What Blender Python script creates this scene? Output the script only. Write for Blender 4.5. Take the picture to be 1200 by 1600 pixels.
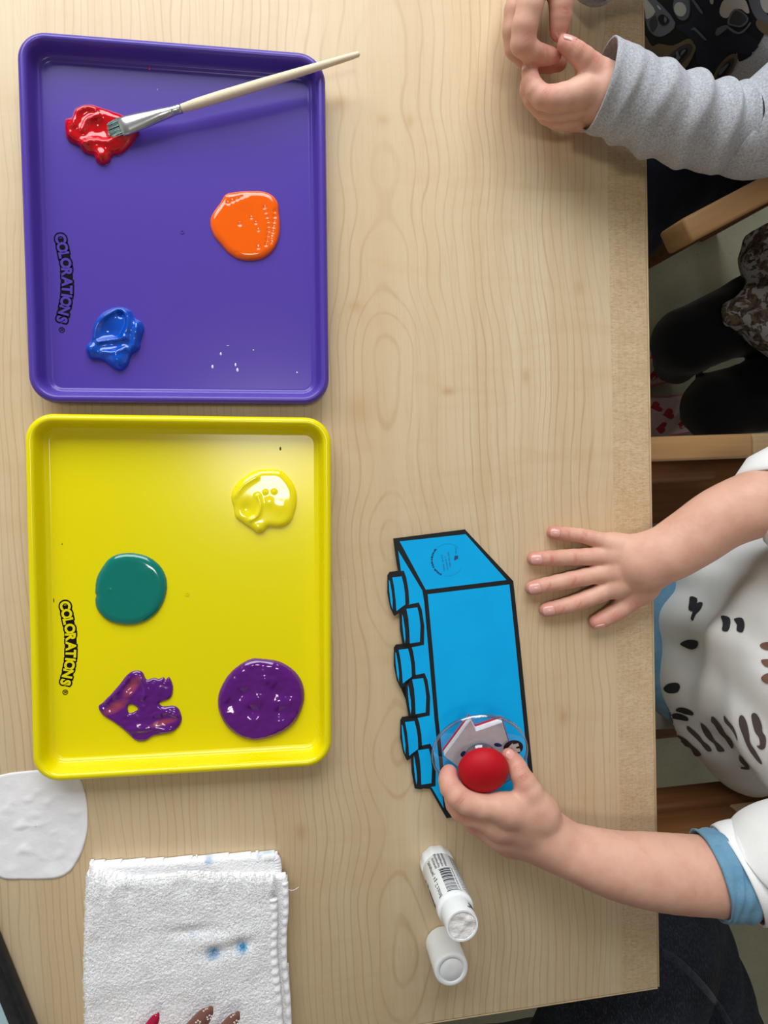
import bpy, bmesh, math, random
import numpy as np
from mathutils import Vector, Matrix, noise
from mathutils.bvhtree import BVHTree
from mathutils.geometry import tessellate_polygon

random.seed(7)
SC = bpy.context.scene
for o in list(bpy.data.objects):
    bpy.data.objects.remove(o)
COL = SC.collection

# ------------------------------------------------------------------ camera, light, exposure
T = 0.53                      # height of the table top above the floor
F = 1100.0                    # focal length in pixels of a 1200 x 1600 frame
CR = Vector((0.98832923, -0.03811473, 0.1474876))
CU = Vector((0.04636461, 0.99752249, -0.05290748))
CF = Vector((0.14510564, -0.05912821, -0.98764782))
CAM = Vector((0, 0, T + 0.53))
cd = bpy.data.cameras.new('camera')
cd.sensor_fit = 'VERTICAL'; cd.sensor_height = 24.0; cd.lens = F / 1600 * 24.0
cd.clip_start = 0.01
cam = bpy.data.objects.new('camera', cd); COL.objects.link(cam)
cam.matrix_world = Matrix(((CR.x, CU.x, -CF.x, CAM.x), (CR.y, CU.y, -CF.y, CAM.y), (CR.z, CU.z, -CF.z, CAM.z), (0, 0, 0, 1)))
SC.camera = cam

vs = SC.view_settings
vs.view_transform = 'Standard'; vs.look = 'None'; vs.gamma = 1.0; vs.use_curve_mapping = False
vs.exposure = 0.0

world = bpy.data.worlds.new('world'); SC.world = world
world.use_nodes = True
bg = world.node_tree.nodes['Background']
bg.inputs['Color'].default_value = (1.0, 0.95, 0.88, 1); bg.inputs['Strength'].default_value = 0.15


def area(name, loc, target, sx, sy, power, color):
    l = bpy.data.lights.new(name, 'AREA'); l.shape = 'RECTANGLE'; l.size = sx; l.size_y = sy
    l.energy = power; l.color = color
    o = bpy.data.objects.new(name, l); COL.objects.link(o)
    o.location = loc
    o.rotation_euler = (Vector(target) - Vector(loc)).to_track_quat('-Z', 'Y').to_euler()
    return o


area('window_daylight', (-0.30, 1.44, T + 1.00), (-0.30, 0.0, T + .25), 1.9, 1.15, 46, (0.92, 0.965, 1.0))
area('ceiling_light', (-0.03, 0.06, T + 2.05), (-0.03, 0.06, T), 0.36, 0.25, 5, (1.0, 0.93, 0.82))


# ------------------------------------------------------------------ helpers
def W(px, py, h):
    d = CR * ((px - 600) / F) - CU * ((py - 800) / F) + CF
    return CAM + d * ((CAM.z - T - h) / -d.z)


def ray_plane(px, py, p0, n):
    d = CR * ((px - 600) / F) - CU * ((py - 800) / F) + CF
    return CAM + d * ((p0 - CAM).dot(n) / d.dot(n))


def tag(o, label=None, cat=None, group=None, kind=None):
    if label: o['label'] = label
    if cat: o['category'] = cat
    if group: o['group'] = group
    if kind: o['kind'] = kind
    return o


def empty(name, loc=(0, 0, 0), rz=0.0):
    o = bpy.data.objects.new(name, None); COL.objects.link(o)
    o.empty_display_size = 0.02
    o.location = loc; o.rotation_euler = (0, 0, rz)
    return o


def par(o, parent):
    """parent keeping the world placement of o (o's own matrix is in world space)"""
    o.parent = parent
    o.matrix_parent_inverse = mw(parent).inverted()
    return o


def mw(o):
    m = Matrix.Translation(o.location) @ o.rotation_euler.to_matrix().to_4x4() @ Matrix.Diagonal((*o.scale, 1))
    if o.parent:
        m = mw(o.parent) @ o.matrix_parent_inverse @ m
    return m


def obj(name, verts, faces, mat, parent=None, smooth=True, local=False):
    """local: verts are in the parent's own space, else in world space"""
    me = bpy.data.meshes.new(name)
    me.from_pydata([tuple(v) for v in verts], [], [tuple(f) for f in faces])
    me.validate(); me.update()
    if smooth:
        me.polygons.foreach_set('use_smooth', [True] * len(me.polygons))
    if mat: me.materials.append(mat)
    o = bpy.data.objects.new(name, me); COL.objects.link(o)
    if parent is not None:
        if local: o.parent = parent
        else: par(o, parent)
    return o


def sharp(o, ang=35):
    """smooth shading with sharp edges over an angle"""
    me = o.data
    bm = bmesh.new(); bm.from_mesh(me)
    a = math.radians(ang)
    for e in bm.edges:
        e.smooth = not (len(e.link_faces) == 2 and e.calc_face_angle(0) > a)
    for f in bm.faces: f.smooth = True
    bm.to_mesh(me); bm.free()
    return o


def fix_normals(o):
    bm = bmesh.new(); bm.from_mesh(o.data)
    bmesh.ops.recalc_face_normals(bm, faces=bm.faces)
    bm.to_mesh(o.data); bm.free()
    return o


def box(name, lo, hi, mat, parent=None, bevel=0.003, local=False, seg=2):
    bm = bmesh.new()
    bmesh.ops.create_cube(bm, size=1)
    c = [(a + b) / 2 for a, b in zip(lo, hi)]; s = [abs(b - a) for a, b in zip(lo, hi)]
    for v in bm.verts: v.co = Vector((v.co.x * s[0] + c[0], v.co.y * s[1] + c[1], v.co.z * s[2] + c[2]))
    if bevel: bmesh.ops.bevel(bm, geom=bm.edges[:], offset=min(bevel, min(s) * .45), segments=seg, affect='EDGES', profile=.5)
    me = bpy.data.meshes.new(name); bm.to_mesh(me); bm.free()
    if mat: me.materials.append(mat)
    o = bpy.data.objects.new(name, me); COL.objects.link(o)
    if parent is not None:
        if local: o.parent = parent
        else: par(o, parent)
    return sharp(o, 50)


def loft(name, rings, mat, parent=None, cap0=True, cap1=True, smooth=True, local=False):
    n = len(rings[0]); V = [v for r in rings for v in r]; Fc = []
    for i in range(len(rings) - 1):
        for j in range(n):
            k = (j + 1) % n
            Fc.append((i * n + j, i * n + k, (i + 1) * n + k, (i + 1) * n + j))
    if cap0: Fc.append(tuple(range(n - 1, -1, -1)))
    if cap1: Fc.append(tuple((len(rings) - 1) * n + j for j in range(n)))
    o = obj(name, V, Fc, mat, parent, smooth, local)
    return fix_normals(o)


def frame_of(d):
    d = d.normalized()
    a = Vector((0, 0, 1)) if abs(d.z) < .95 else Vector((0, 1, 0))
    s = d.cross(a).normalized()
    return s, s.cross(d).normalized()


def lathe(name, p0, p1, prof, mat, parent=None, n=40, squash=None, up=None):
    """prof: (t in metres along the axis, radius)"""
    d = (p1 - p0).normalized(); s, u = frame_of(d)
    if up is not None:
        s = d.cross(up).normalized(); u = s.cross(d)
    rings = []
    for q in prof:
        t, r = q[0], q[1]; ru = q[2] if len(q) > 2 else r
        rings.append([p0 + d * t + s * (r * math.cos(2 * math.pi * j / n)) + u * (ru * math.sin(2 * math.pi * j / n)) for j in range(n)])
    return loft(name, rings, mat, parent)


def spline(pts, closed=True, n=8):
    out = []; m = len(pts)
    rng = range(m) if closed else range(m - 1)
    for i in rng:
        if closed: a, b, c, d = (pts[(i + k - 1) % m] for k in range(4))
        else: a, b, c, d = pts[max(i - 1, 0)], pts[i], pts[i + 1], pts[min(i + 2, m - 1)]
        a, b, c, d = map(np.array, (a, b, c, d))
        for k in range(n):
            t = k / n
            out.append(0.5 * (2 * b + (c - a) * t + (2 * a - 5 * b + 4 * c - d) * t * t + (3 * b - a - 3 * c + d) * t ** 3))
    if not closed: out.append(np.array(pts[-1], float))
    return [tuple(map(float, p)) for p in out]


def prism(name, poly, z0, z1, mat, parent=None, local=False):
    """vertical prism over a polygon of (x, y) points; z0, z1 absolute or callables of (x, y)"""
    f0 = z0 if callable(z0) else (lambda x, y: z0)
    f1 = z1 if callable(z1) else (lambda x, y: z1)
    n = len(poly)
    V = [(x, y, f0(x, y)) for x, y in poly] + [(x, y, f1(x, y)) for x, y in poly]
    tris = tessellate_polygon([[Vector((x, y, 0)) for x, y in poly]])
    Fc = [tuple(n + i for i in t) for t in tris] + [tuple(reversed(t)) for t in tris]
    Fc += [(j, (j + 1) % n, n + (j + 1) % n, n + j) for j in range(n)]
    o = obj(name, V, Fc, mat, parent, False, local)
    return fix_normals(o)


def join_meshes(parts):
    """parts: list of (verts, faces) -> one pair"""
    V, Fc = [], []
    for v, f in parts:
        k = len(V); V += list(v); Fc += [tuple(i + k for i in q) for q in f]
    return V, Fc


# --- implicit surfaces (sparse surface nets)
def surface(field, lo, hi, s, B=8, slack=0.003):
    lo = np.array(lo, np.float32); hi = np.array(hi, np.float32)
    nb = np.ceil((hi - lo) / (s * B)).astype(int)
    g = np.stack(np.meshgrid(*[np.arange(k) for k in nb], indexing='ij'), -1).reshape(-1, 3)
    ev = lambda P: np.concatenate([field(P[i:i + 150000]) for i in range(0, len(P), 150000)])
    d = ev((lo + (g + .5) * (s * B)).astype(np.float32))
    g = g[np.abs(d) < s * B * 0.87 + slack] * B
    off = np.stack(np.meshgrid(*[np.arange(B + 1)] * 3, indexing='ij'), -1).reshape(-1, 3)
    P = (lo + (g[:, None] + off[None]).reshape(-1, 3) * s).astype(np.float32)
    val = ev(P).reshape(-1, B + 1, B + 1, B + 1)
    ins = val < 0
    cor = [(a, b, c) for a in (0, 1) for b in (0, 1) for c in (0, 1)]
    sl = lambda A, c: A[:, c[0]:c[0] + B, c[1]:c[1] + B, c[2]:c[2] + B]
    cnt = sum(sl(ins, c).astype(np.int8) for c in cor)
    act = (cnt > 0) & (cnt < 8)
    bi, i, j, k = np.nonzero(act)
    cell = g[bi] + np.stack([i, j, k], -1)
    cv = {c: val[bi, i + c[0], j + c[1], k + c[2]] for c in cor}
    acc = np.zeros((len(bi), 3)); num = np.zeros(len(bi))
    for a in cor:
        for ax in range(3):
            if a[ax]: continue
            b = list(a); b[ax] = 1; b = tuple(b)
            m = (cv[a] < 0) != (cv[b] < 0)
            t = cv[a][m] / (cv[a][m] - cv[b][m])
            p = np.tile(np.array(a, float), (m.sum(), 1)); p[:, ax] += t
            acc[m] += p; num[m] += 1
    V = lo + (cell + acc / num[:, None]) * s
    N = nb * B + 4
    key = lambda c: ((c[:, 0] + 1) * N[1] + c[:, 1] + 1) * N[2] + c[:, 2] + 1
    kk = key(cell); order = np.argsort(kk); ks = kk[order]

    def find(c):
        q = key(c); p = np.clip(np.searchsorted(ks, q), 0, len(ks) - 1)
        return np.where(ks[p] == q, order[p], -1)
    quads = []
    for ax in range(3):
        c1 = [0, 0, 0]; c1[ax] = 1
        m = (sl(ins, (0, 0, 0)) != sl(ins, tuple(c1)))
        bi, i, j, k = np.nonzero(m)
        c = g[bi] + np.stack([i, j, k], -1)
        inside0 = ins[bi, i, j, k]
        u, v = (ax + 1) % 3, (ax + 2) % 3
        du = np.zeros(3, int); du[u] = 1; dv = np.zeros(3, int); dv[v] = 1
        q = np.stack([find(c), find(c - du), find(c - du - dv), find(c - dv)], -1)
        q[~inside0] = q[~inside0][:, ::-1]
        quads.append(q[(q >= 0).all(1)])
    return V, np.concatenate(quads)


def smin(a, b, k):
    h = np.maximum(k - np.abs(a - b), 0) / k
    return np.minimum(a, b) - h * h * k * 0.25


def caps(P, a, b, ra, rb):
    a = np.array(a, np.float32); b = np.array(b, np.float32); ab = b - a
    pa = P - a
    t = np.clip(pa @ ab / max(float(ab @ ab), 1e-12), 0, 1)
    return np.linalg.norm(pa - t[:, None] * ab, axis=1) - (ra + (rb - ra) * t)


def ellip(P, c, r, R=None):
    q = P - np.array(c, np.float32)
    if R is not None: q = q @ np.array(R, np.float32)
    r = np.array(r, np.float32)
    k0 = np.linalg.norm(q / r, axis=1); k1 = np.linalg.norm(q / (r * r), axis=1)
    return k0 * (k0 - 1) / np.maximum(k1, 1e-9)


def body_field(core, fingers, kc=0.009, kf=0.0014, kj=0.005):
    """core: capsules / ellipsoids blended softly; fingers: chains of (point, radius), each blended tightly, then joined to the core"""
    boxes = []
    for ch in fingers:
        A = np.array([np.array(p) for p, _ in ch]); R = max(r for _, r in ch)
        boxes.append((A.min(0) - R, A.max(0) + R))
    def chain_d(P, ch):
        e = None
        for (a, ra), (b, rb) in zip(ch[:-1], ch[1:]):
            q = caps(P, a, b, ra, rb)
            e = q if e is None else smin(e, q, 0.0012)
        return e
    def f(P):
        d = None
        for c in core:
            e = caps(P, *c[1:]) if c[0] == 'c' else ellip(P, *c[1:])
            d = e if d is None else smin(d, e, kc)
        fd = None
        for ch, (lo, hi) in zip(fingers, boxes):
            e = np.linalg.norm(np.maximum(np.maximum(lo - P, P - hi), 0), axis=1).astype(np.float32)
            m = e < .014
            if m.any(): e[m] = chain_d(P[m], ch)
            e[~m] += .002
            fd = e if fd is None else smin(fd, e, kf)
        if fd is not None: d = fd if d is None else smin(d, fd, kj)
        return d
    return f


def bounds(core, fingers, m=0.02):
    lo = np.full(3, 1e9); hi = -lo
    for c in core:
        if c[0] == 'c': pr = ((c[1], c[3]), (c[2], c[4]))
        else: pr = ((c[1], max(c[2])),)
        for p, r in pr:
            lo = np.minimum(lo, np.array(p) - r); hi = np.maximum(hi, np.array(p) + r)
    for ch in fingers:
        for p, r in ch:
            lo = np.minimum(lo, np.array(p) - r); hi = np.maximum(hi, np.array(p) + r)
    return lo - m, hi + m


def body_mesh(core, fingers, step, kc=0.009, kf=0.0014, kj=0.005):
    return surface(body_field(core, fingers, kc, kf, kj), *bounds(core, fingers), step)


# --- materials
def nt(m):
    m.use_nodes = True
    return m.node_tree, m.node_tree.nodes, m.node_tree.links


def base_mat(name, color, rough=0.5, spec=0.5, **kw):
    m = bpy.data.materials.new(name); t, N, L = nt(m)
    b = N['Principled BSDF']
    b.inputs['Base Color'].default_value = (*color, 1); b.inputs['Roughness'].default_value = rough
    b.inputs['Specular IOR Level'].default_value = spec
    for k, v in kw.items(): b.inputs[k.replace('_', ' ')].default_value = v
    return m


def add(N, typ, **kw):
    n = N.new(typ)
    for k, v in kw.items(): setattr(n, k, v)
    return n


def coords(N, L, scale=(1, 1, 1), rot=(0, 0, 0), kind='Object'):
    tc = add(N, 'ShaderNodeTexCoord'); mp = add(N, 'ShaderNodeMapping')
    mp.inputs['Scale'].default_value = scale; mp.inputs['Rotation'].default_value = rot
    L.new(tc.outputs[kind], mp.inputs['Vector'])
    return mp.outputs['Vector']


def tex_noise(N, L, vec, scale, detail=3, rough=.5, dist=0):
    n = add(N, 'ShaderNodeTexNoise'); n.inputs['Scale'].default_value = scale; n.inputs['Detail'].default_value = detail
    n.inputs['Roughness'].default_value = rough; n.inputs['Distortion'].default_value = dist
    L.new(vec, n.inputs['Vector'])
    return n.outputs['Fac']


def ramp(N, L, fac, stops):
    r = add(N, 'ShaderNodeValToRGB')
    e = r.color_ramp.elements
    while len(e) < len(stops): e.new(.5)
    for q, (p, c) in zip(e, stops):
        q.position = p; q.color = (*c, 1) if len(c) == 3 else c
    L.new(fac, r.inputs['Fac'])
    return r.outputs['Color']


def mixc(N, L, fac, a, b, mode='MIX'):
    n = add(N, 'ShaderNodeMix', data_type='RGBA', blend_type=mode)
    for s, v in ((n.inputs['Factor'], fac), (n.inputs['A'], a), (n.inputs['B'], b)):
        if hasattr(v, 'is_linked'): L.new(v, s)
        elif isinstance(v, (int, float)): s.default_value = v
        else: s.default_value = (*v, 1)
    return n.outputs['Result']


def math_n(N, L, op, a, b=None, c=None, clamp=False):
    n = add(N, 'ShaderNodeMath', operation=op); n.use_clamp = clamp
    for i, v in enumerate((a, b, c)):
        if v is None: continue
        if hasattr(v, 'is_linked'): L.new(v, n.inputs[i])
        else: n.inputs[i].default_value = v
    return n.outputs[0]


def bump(N, L, height, bsdf, dist, strength=1.0):
    b = add(N, 'ShaderNodeBump'); b.inputs['Distance'].default_value = dist; b.inputs['Strength'].default_value = strength
    L.new(height, b.inputs['Height']); L.new(b.outputs['Normal'], bsdf.inputs['Normal'])


def srgb(r, g, b):
    f = lambda c: (c / 255 / 12.92) if c / 255 <= .04045 else ((c / 255 + .055) / 1.055) ** 2.4
    return (f(r), f(g), f(b))


def noisy(name, c1, c2, scale, rough=.6, spec=.4, bump_d=0, bump_scale=None, vscale=(1, 1, 1), detail=4, lo=.35, hi=.65, **kw):
    m = base_mat(name, c1, rough, spec, **kw); t, N, L = nt(m); b = N['Principled BSDF']
    v = coords(N, L, vscale)
    f = tex_noise(N, L, v, scale, detail)
    L.new(ramp(N, L, f, [(lo, c1), (hi, c2)]), b.inputs['Base Color'])
    if bump_d:
        bump(N, L, tex_noise(N, L, v, bump_scale or scale, 3), b, bump_d)
    return m


def wood_table():
    m = base_mat('maple_laminate', (.6, .45, .28), .38, .45); t, N, L = nt(m); b = N['Principled BSDF']
    v = coords(N, L)
    # broad tone, soft streaks, thin wandering growth lines with arches, knots, fine pores
    broad = tex_noise(N, L, coords(N, L, (9, 1.3, 1)), 1.0, 3, .5, .5)
    streak = tex_noise(N, L, coords(N, L, (90, 1.8, 1)), 1.0, 3, .6, .2)
    curl = tex_noise(N, L, coords(N, L, (9, 48, 1)), 1.0, 3, .6, .6)
    pores = tex_noise(N, L, coords(N, L, (900, 40, 1)), 1.0, 2, .6)
    col = ramp(N, L, broad, [(.25, srgb(212, 187, 148)), (.5, srgb(220, 197, 160)), (.75, srgb(226, 206, 172))])
    col = mixc(N, L, ramp(N, L, streak, [(.38, (.35, .35, .35)), (.6, (0, 0, 0))]), col, srgb(208, 178, 136))
    col = mixc(N, L, ramp(N, L, curl, [(.52, (0, 0, 0)), (.72, (.22, .22, .22))]), col, srgb(204, 170, 124))
    sx0 = add(N, 'ShaderNodeSeparateXYZ'); L.new(v, sx0.inputs[0])
    wob = tex_noise(N, L, coords(N, L, (15, 3.0, 1)), 1.0, 3, .5, .25)
    xx = math_n(N, L, 'ADD', sx0.outputs['X'], math_n(N, L, 'MULTIPLY_ADD', wob, .034, -.017))
    dx = math_n(N, L, 'SUBTRACT', xx, .088)
    wy = math_n(N, L, 'MULTIPLY_ADD', tex_noise(N, L, coords(N, L, (1.6, 4.2, 1)), 1.0, 2, .5), .120, -.034)
    rad = math_n(N, L, 'SQRT', math_n(N, L, 'ADD', math_n(N, L, 'MULTIPLY', dx, dx), math_n(N, L, 'MULTIPLY', wy, wy)))
    ph = math_n(N, L, 'MULTIPLY', rad, 1150)
    rings = math_n(N, L, 'SINE', ph)
    vary = tex_noise(N, L, coords(N, L, (55, 4, 1)), 1.0, 2, .6)
    amp = ramp(N, L, vary, [(.32, (.10, .10, .10)), (.66, (.62, .62, .62))])
    col = mixc(N, L, math_n(N, L, 'MULTIPLY', ramp(N, L, rings, [(.80, (0, 0, 0)), (.99, (1, 1, 1))]), amp), col, srgb(190, 158, 118))
    col = mixc(N, L, math_n(N, L, 'MULTIPLY', ramp(N, L, rings, [(.30, (0, 0, 0)), (.95, (.32, .32, .32))]), amp), col, srgb(206, 176, 136))
    knots = None
    for (px, py, rx, ry) in ((598, 188, 9, 8), (640, 190, 6, 10), (556, 478, 13, 9), (905, 450, 8, 11), (822, 588, 6, 11), (700, 612, 12, 6), (560, 640, 22, 24), (530, 160, 12, 12), (1000, 300, 16, 24), (470, 1300, 10, 14), (880, 1120, 9, 13)):
        k = W(px, py, 0)
        ex = math_n(N, L, 'DIVIDE', math_n(N, L, 'SUBTRACT', sx0.outputs['X'], k.x), rx * .00048); ey = math_n(N, L, 'DIVIDE', math_n(N, L, 'SUBTRACT', sx0.outputs['Y'], k.y), ry * .00048)
        g = math_n(N, L, 'EXPONENT', math_n(N, L, 'MULTIPLY', math_n(N, L, 'ADD', math_n(N, L, 'MULTIPLY', ex, ex), math_n(N, L, 'MULTIPLY', ey, ey)), -1.0))
        knots = g if knots is None else math_n(N, L, 'MAXIMUM', knots, g)
    col = mixc(N, L, math_n(N, L, 'MULTIPLY', knots, math_n(N, L, 'MULTIPLY_ADD', streak, .9, .0), None, True), col, srgb(186, 144, 94))
    col = mixc(N, L, ramp(N, L, pores, [(.30, (.22, .22, .22)), (.46, (0, 0, 0))]), col, srgb(196, 164, 124))
    # edge strip with cross-flecked figure
    sx = add(N, 'ShaderNodeSeparateXYZ'); L.new(v, sx.inputs[0])
    edge = math_n(N, L, 'MULTIPLY_ADD', math_n(N, L, 'ADD', sx.outputs['X'], math_n(N, L, 'MULTIPLY', tex_noise(N, L, coords(N, L, (3, 6, 1)), 1, 2), .002)), 900, -.2645 * 900, True)
    fl = tex_noise(N, L, coords(N, L, (300, 900, 1)), 1.0, 3, .7, .4)
    fl2 = tex_noise(N, L, coords(N, L, (60, 150, 1)), 1.0, 3, .6, .5)
    ecol = ramp(N, L, fl, [(.36, srgb(186, 152, 110)), (.48, srgb(214, 187, 148)), (.66, srgb(228, 207, 173))])
    ecol = mixc(N, L, ramp(N, L, fl2, [(.4, (.35, .35, .35)), (.6, (0, 0, 0))]), ecol, srgb(186, 153, 112))
    col = mixc(N, L, math_n(N, L, 'MULTIPLY', edge, .62), col, ecol)
    L.new(col, b.inputs['Base Color'])
    bump(N, L, pores, b, .0001, .35)
    return m


def chair_wood(name, dark, light):
    m = base_mat(name, dark, .5, .35); t, N, L = nt(m); b = N['Principled BSDF']
    f = tex_noise(N, L, coords(N, L, (6, 120, 120)), 1.0, 4, .6, .3)
    L.new(ramp(N, L, f, [(.3, dark), (.7, light)]), b.inputs['Base Color'])
    return m


def skin_mat(name, light, dark, flush_shade):
    m = base_mat(name, light, .52, .4); t, N, L = nt(m); b = N['Principled BSDF']
    v = coords(N, L)
    f = tex_noise(N, L, v, 55, 4, .6)
    col = ramp(N, L, f, [(.3, dark), (.6, light)])
    at = add(N, 'ShaderNodeAttribute', attribute_name='flush_shade')  # skin redness together with painted crease shade
    col = mixc(N, L, at.outputs['Fac'], col, flush_shade)
    L.new(col, b.inputs['Base Color'])
    b.inputs['Subsurface Weight'].default_value = .22
    b.inputs['Subsurface Radius'].default_value = (1.0, .35, .2)
    b.inputs['Subsurface Scale'].default_value = .004
    n2 = tex_noise(N, L, v, 900, 2)
    bump(N, L, n2, b, .00012, .5)
    return m


def cloth(name, c1, c2, weave=1400, scale=60, rough=.9, bd=.0003, **kw):
    m = base_mat(name, c1, rough, .2, **kw); t, N, L = nt(m); b = N['Principled BSDF']
    v = coords(N, L)
    f = tex_noise(N, L, v, scale, 5, .7)
    L.new(ramp(N, L, f, [(.35, c1), (.65, c2)]), b.inputs['Base Color'])
    bump(N, L, tex_noise(N, L, v, weave, 2), b, bd, .7)
    b.inputs['Sheen Weight'].default_value = .15
    return m


M = {}
M['table'] = wood_table()
M['edge'] = noisy('table_edge_band', srgb(205, 178, 138), srgb(220, 196, 158), 40, .5, vscale=(1, 1, 8))
M['metal_leg'] = base_mat('grey_table_frame', (.45, .45, .46), .4, .5, Metallic=.6)
M['purple'] = noisy('purple_plastic', srgb(84, 62, 164), srgb(83, 61, 162), 8, .24, .42)
M['yellow'] = noisy('yellow_plastic', srgb(236, 221, 0), srgb(235, 219, 0), 8, .20, .42)
M['black_ink'] = noisy('black_ink', (.006, .005, .008), (.010, .009, .012), 800, .8, .08)
M['p_red'] = base_mat('red_paint', srgb(205, 0, 18), .12, .5, Coat_Weight=.6, Coat_Roughness=.04)
M['p_orange'] = base_mat('orange_paint', srgb(250, 100, 0), .12, .5, Coat_Weight=.6, Coat_Roughness=.04)
M['p_blue'] = base_mat('blue_paint', srgb(0, 78, 190), .12, .5, Coat_Weight=.6, Coat_Roughness=.04)
M['p_teal'] = base_mat('teal_paint', srgb(0, 118, 106), .12, .5, Coat_Weight=.6, Coat_Roughness=.04)
M['p_yellow'] = base_mat('pale_yellow_paint', srgb(246, 228, 20), .12, .5, Coat_Weight=.6, Coat_Roughness=.04)
M['p_purple'] = base_mat('purple_paint', srgb(92, 20, 120), .12, .5, Coat_Weight=.6, Coat_Roughness=.04)


# ------------------------------------------------------------------ setting
def floor():
    m = base_mat('speckled_linoleum', (.3, .3, .25), .42, .4); t, N, L = nt(m); b = N['Principled BSDF']
    v = coords(N, L)
    f = tex_noise(N, L, v, 7, 5, .65)
    col = ramp(N, L, f, [(.3, srgb(134, 134, 114)), (.7, srgb(156, 155, 134))])
    g = tex_noise(N, L, v, 130, 4, .7)
    col = mixc(N, L, ramp(N, L, g, [(.56, (0, 0, 0)), (.68, (.6, .6, .6))]), col, srgb(120, 122, 108))
    L.new(col, b.inputs['Base Color'])
    o = obj('floor', [(-2.2, -2.2, 0), (2.2, -2.2, 0), (2.2, 2.2, 0), (-2.2, 2.2, 0), (-2.2, -2.2, -.05), (2.2, -2.2, -.05), (2.2, 2.2, -.05), (-2.2, 2.2, -.05)],
            [(0, 1, 2, 3), (7, 6, 5, 4), (0, 4, 5, 1), (1, 5, 6, 2), (2, 6, 7, 3), (3, 7, 4, 0)], m, None, False)
    tag(o, kind='structure', label='speckled grey green linoleum floor under the table')


floor()


def walls():
    wm = noisy('painted_wall', srgb(222, 218, 208), srgb(228, 224, 215), 3, .8)
    fr = noisy('white_window_frame', srgb(235, 235, 232), srgb(240, 240, 238), 10, .5)
    X0, X1, Y0, Y1, H = -2.2, 2.2, -2.2, 1.62, 2.6
    tag(box('wall_south', (X0, Y0 - .08, 0), (X1, Y0, H), wm, None, 0), kind='structure')
    tag(box('wall_west', (X0 - .08, Y0 - .08, 0), (X0, Y1 + .08, H), wm, None, 0), kind='structure')
    tag(box('wall_east', (X1, Y0 - .08, 0), (X1 + .08, Y1 + .08, H), wm, None, 0), kind='structure')
    wx0, wx1, wz0, wz1 = -1.28, .68, .92, 2.14
    V = []
    n = empty('wall_north', (0, Y1, 0)); tag(n, kind='structure')
    box('wall_panel', (X0, Y1, 0), (wx0, Y1 + .08, H), wm, n, 0); box('wall_panel', (wx1, Y1, 0), (X1, Y1 + .08, H), wm, n, 0)
    box('wall_panel', (wx0, Y1, 0), (wx1, Y1 + .08, wz0), wm, n, 0); box('wall_panel', (wx0, Y1, wz1), (wx1, Y1 + .08, H), wm, n, 0)
    w = empty('window_1', (0, Y1, 0)); tag(w, kind='structure')
    for lo, hi in (((wx0, Y1 + .02, wz0), (wx0 + .05, Y1 + .07, wz1)), ((wx1 - .05, Y1 + .02, wz0), (wx1, Y1 + .07, wz1)), ((wx0 + .05, Y1 + .02, wz0), (wx1 - .05, Y1 + .07, wz0 + .05)), ((wx0 + .05, Y1 + .02, wz1 - .05), (wx1 - .05, Y1 + .07, wz1)), (((wx0 + wx1) / 2 - .025, Y1 + .02, wz0 + .05), ((wx0 + wx1) / 2 + .025, Y1 + .07, wz1 - .05))):
        box('window_frame', lo, hi, fr, w, .004)


walls()
TX0, TX1, TY0, TY1 = -0.46, 0.2957, -0.4434, 0.76


def table():
    t = empty('table', (0, 0, 0))
    tag(t, 'pale maple laminate children\'s table seen from above', 'table')
    o = box('tabletop', (TX0, TY0, T - .024), (TX1, TY1, T), M['table'], t, .0012, seg=2)
    w = .0016
    for lo, hi in (((TX1, TY0, T - .0236), (TX1 + w, TY1, T - .0006)), ((TX0, TY0 - w, T - .0236), (TX1, TY0, T - .0006))):
        box('edge_band', lo, hi, M['edge'], t, .0004, seg=1)
    for x in (TX0 + .10, TX1 - .12):
        for y in (TY0 + .12, TY1 - .08):
            lathe('leg', Vector((x, y, 0)), Vector((x, y, 1)), [(0, .016), (.004, .019), (.02, .019), (T - .0241, .022)], M['metal_leg'], t, 20)
    box('apron', (TX0 + .09, TY0 + .11, T - .07), (TX1 - .11, TY0 + .13, T - .0242), M['edge'], t, .002)
    box('apron', (TX0 + .09, TY1 - .09, T - .07), (TX1 - .11, TY1 - .07, T - .0242), M['edge'], t, .002)


table()


# ------------------------------------------------------------------ trays
def rrect(w, h, r, n=10):
    pts = []
    for cx, cy, a0 in ((w / 2 - r, h / 2 - r, 0), (-w / 2 + r, h / 2 - r, 90), (-w / 2 + r, -h / 2 + r, 180), (w / 2 - r, -h / 2 + r, 270)):
        for k in range(n + 1):
            a = math.radians(a0 + 90 * k / n)
            pts.append((cx + r * math.cos(a), cy + r * math.sin(a)))
    return pts


TRAY_H = 0.018
TRAY_FLOOR = 0.0030


def glyph(ch, size, offset, mat_name):
    c = bpy.data.curves.new('glyph', 'FONT'); c.body = ch; c.size = size; c.offset = offset
    c.align_x = 'CENTER'; c.align_y = 'CENTER'; c.resolution_u = 4
    o = bpy.data.objects.new('glyph', c); COL.objects.link(o)
    dg = bpy.context.evaluated_depsgraph_get(); dg.update()
    me = bpy.data.meshes.new_from_object(o.evaluated_get(dg))
    V = [v.co.copy() for v in me.vertices]; Fc = [tuple(p.vertices) for p in me.polygons]
    bpy.data.objects.remove(o); bpy.data.curves.remove(c); bpy.data.meshes.remove(me)
    return V, Fc


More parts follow.
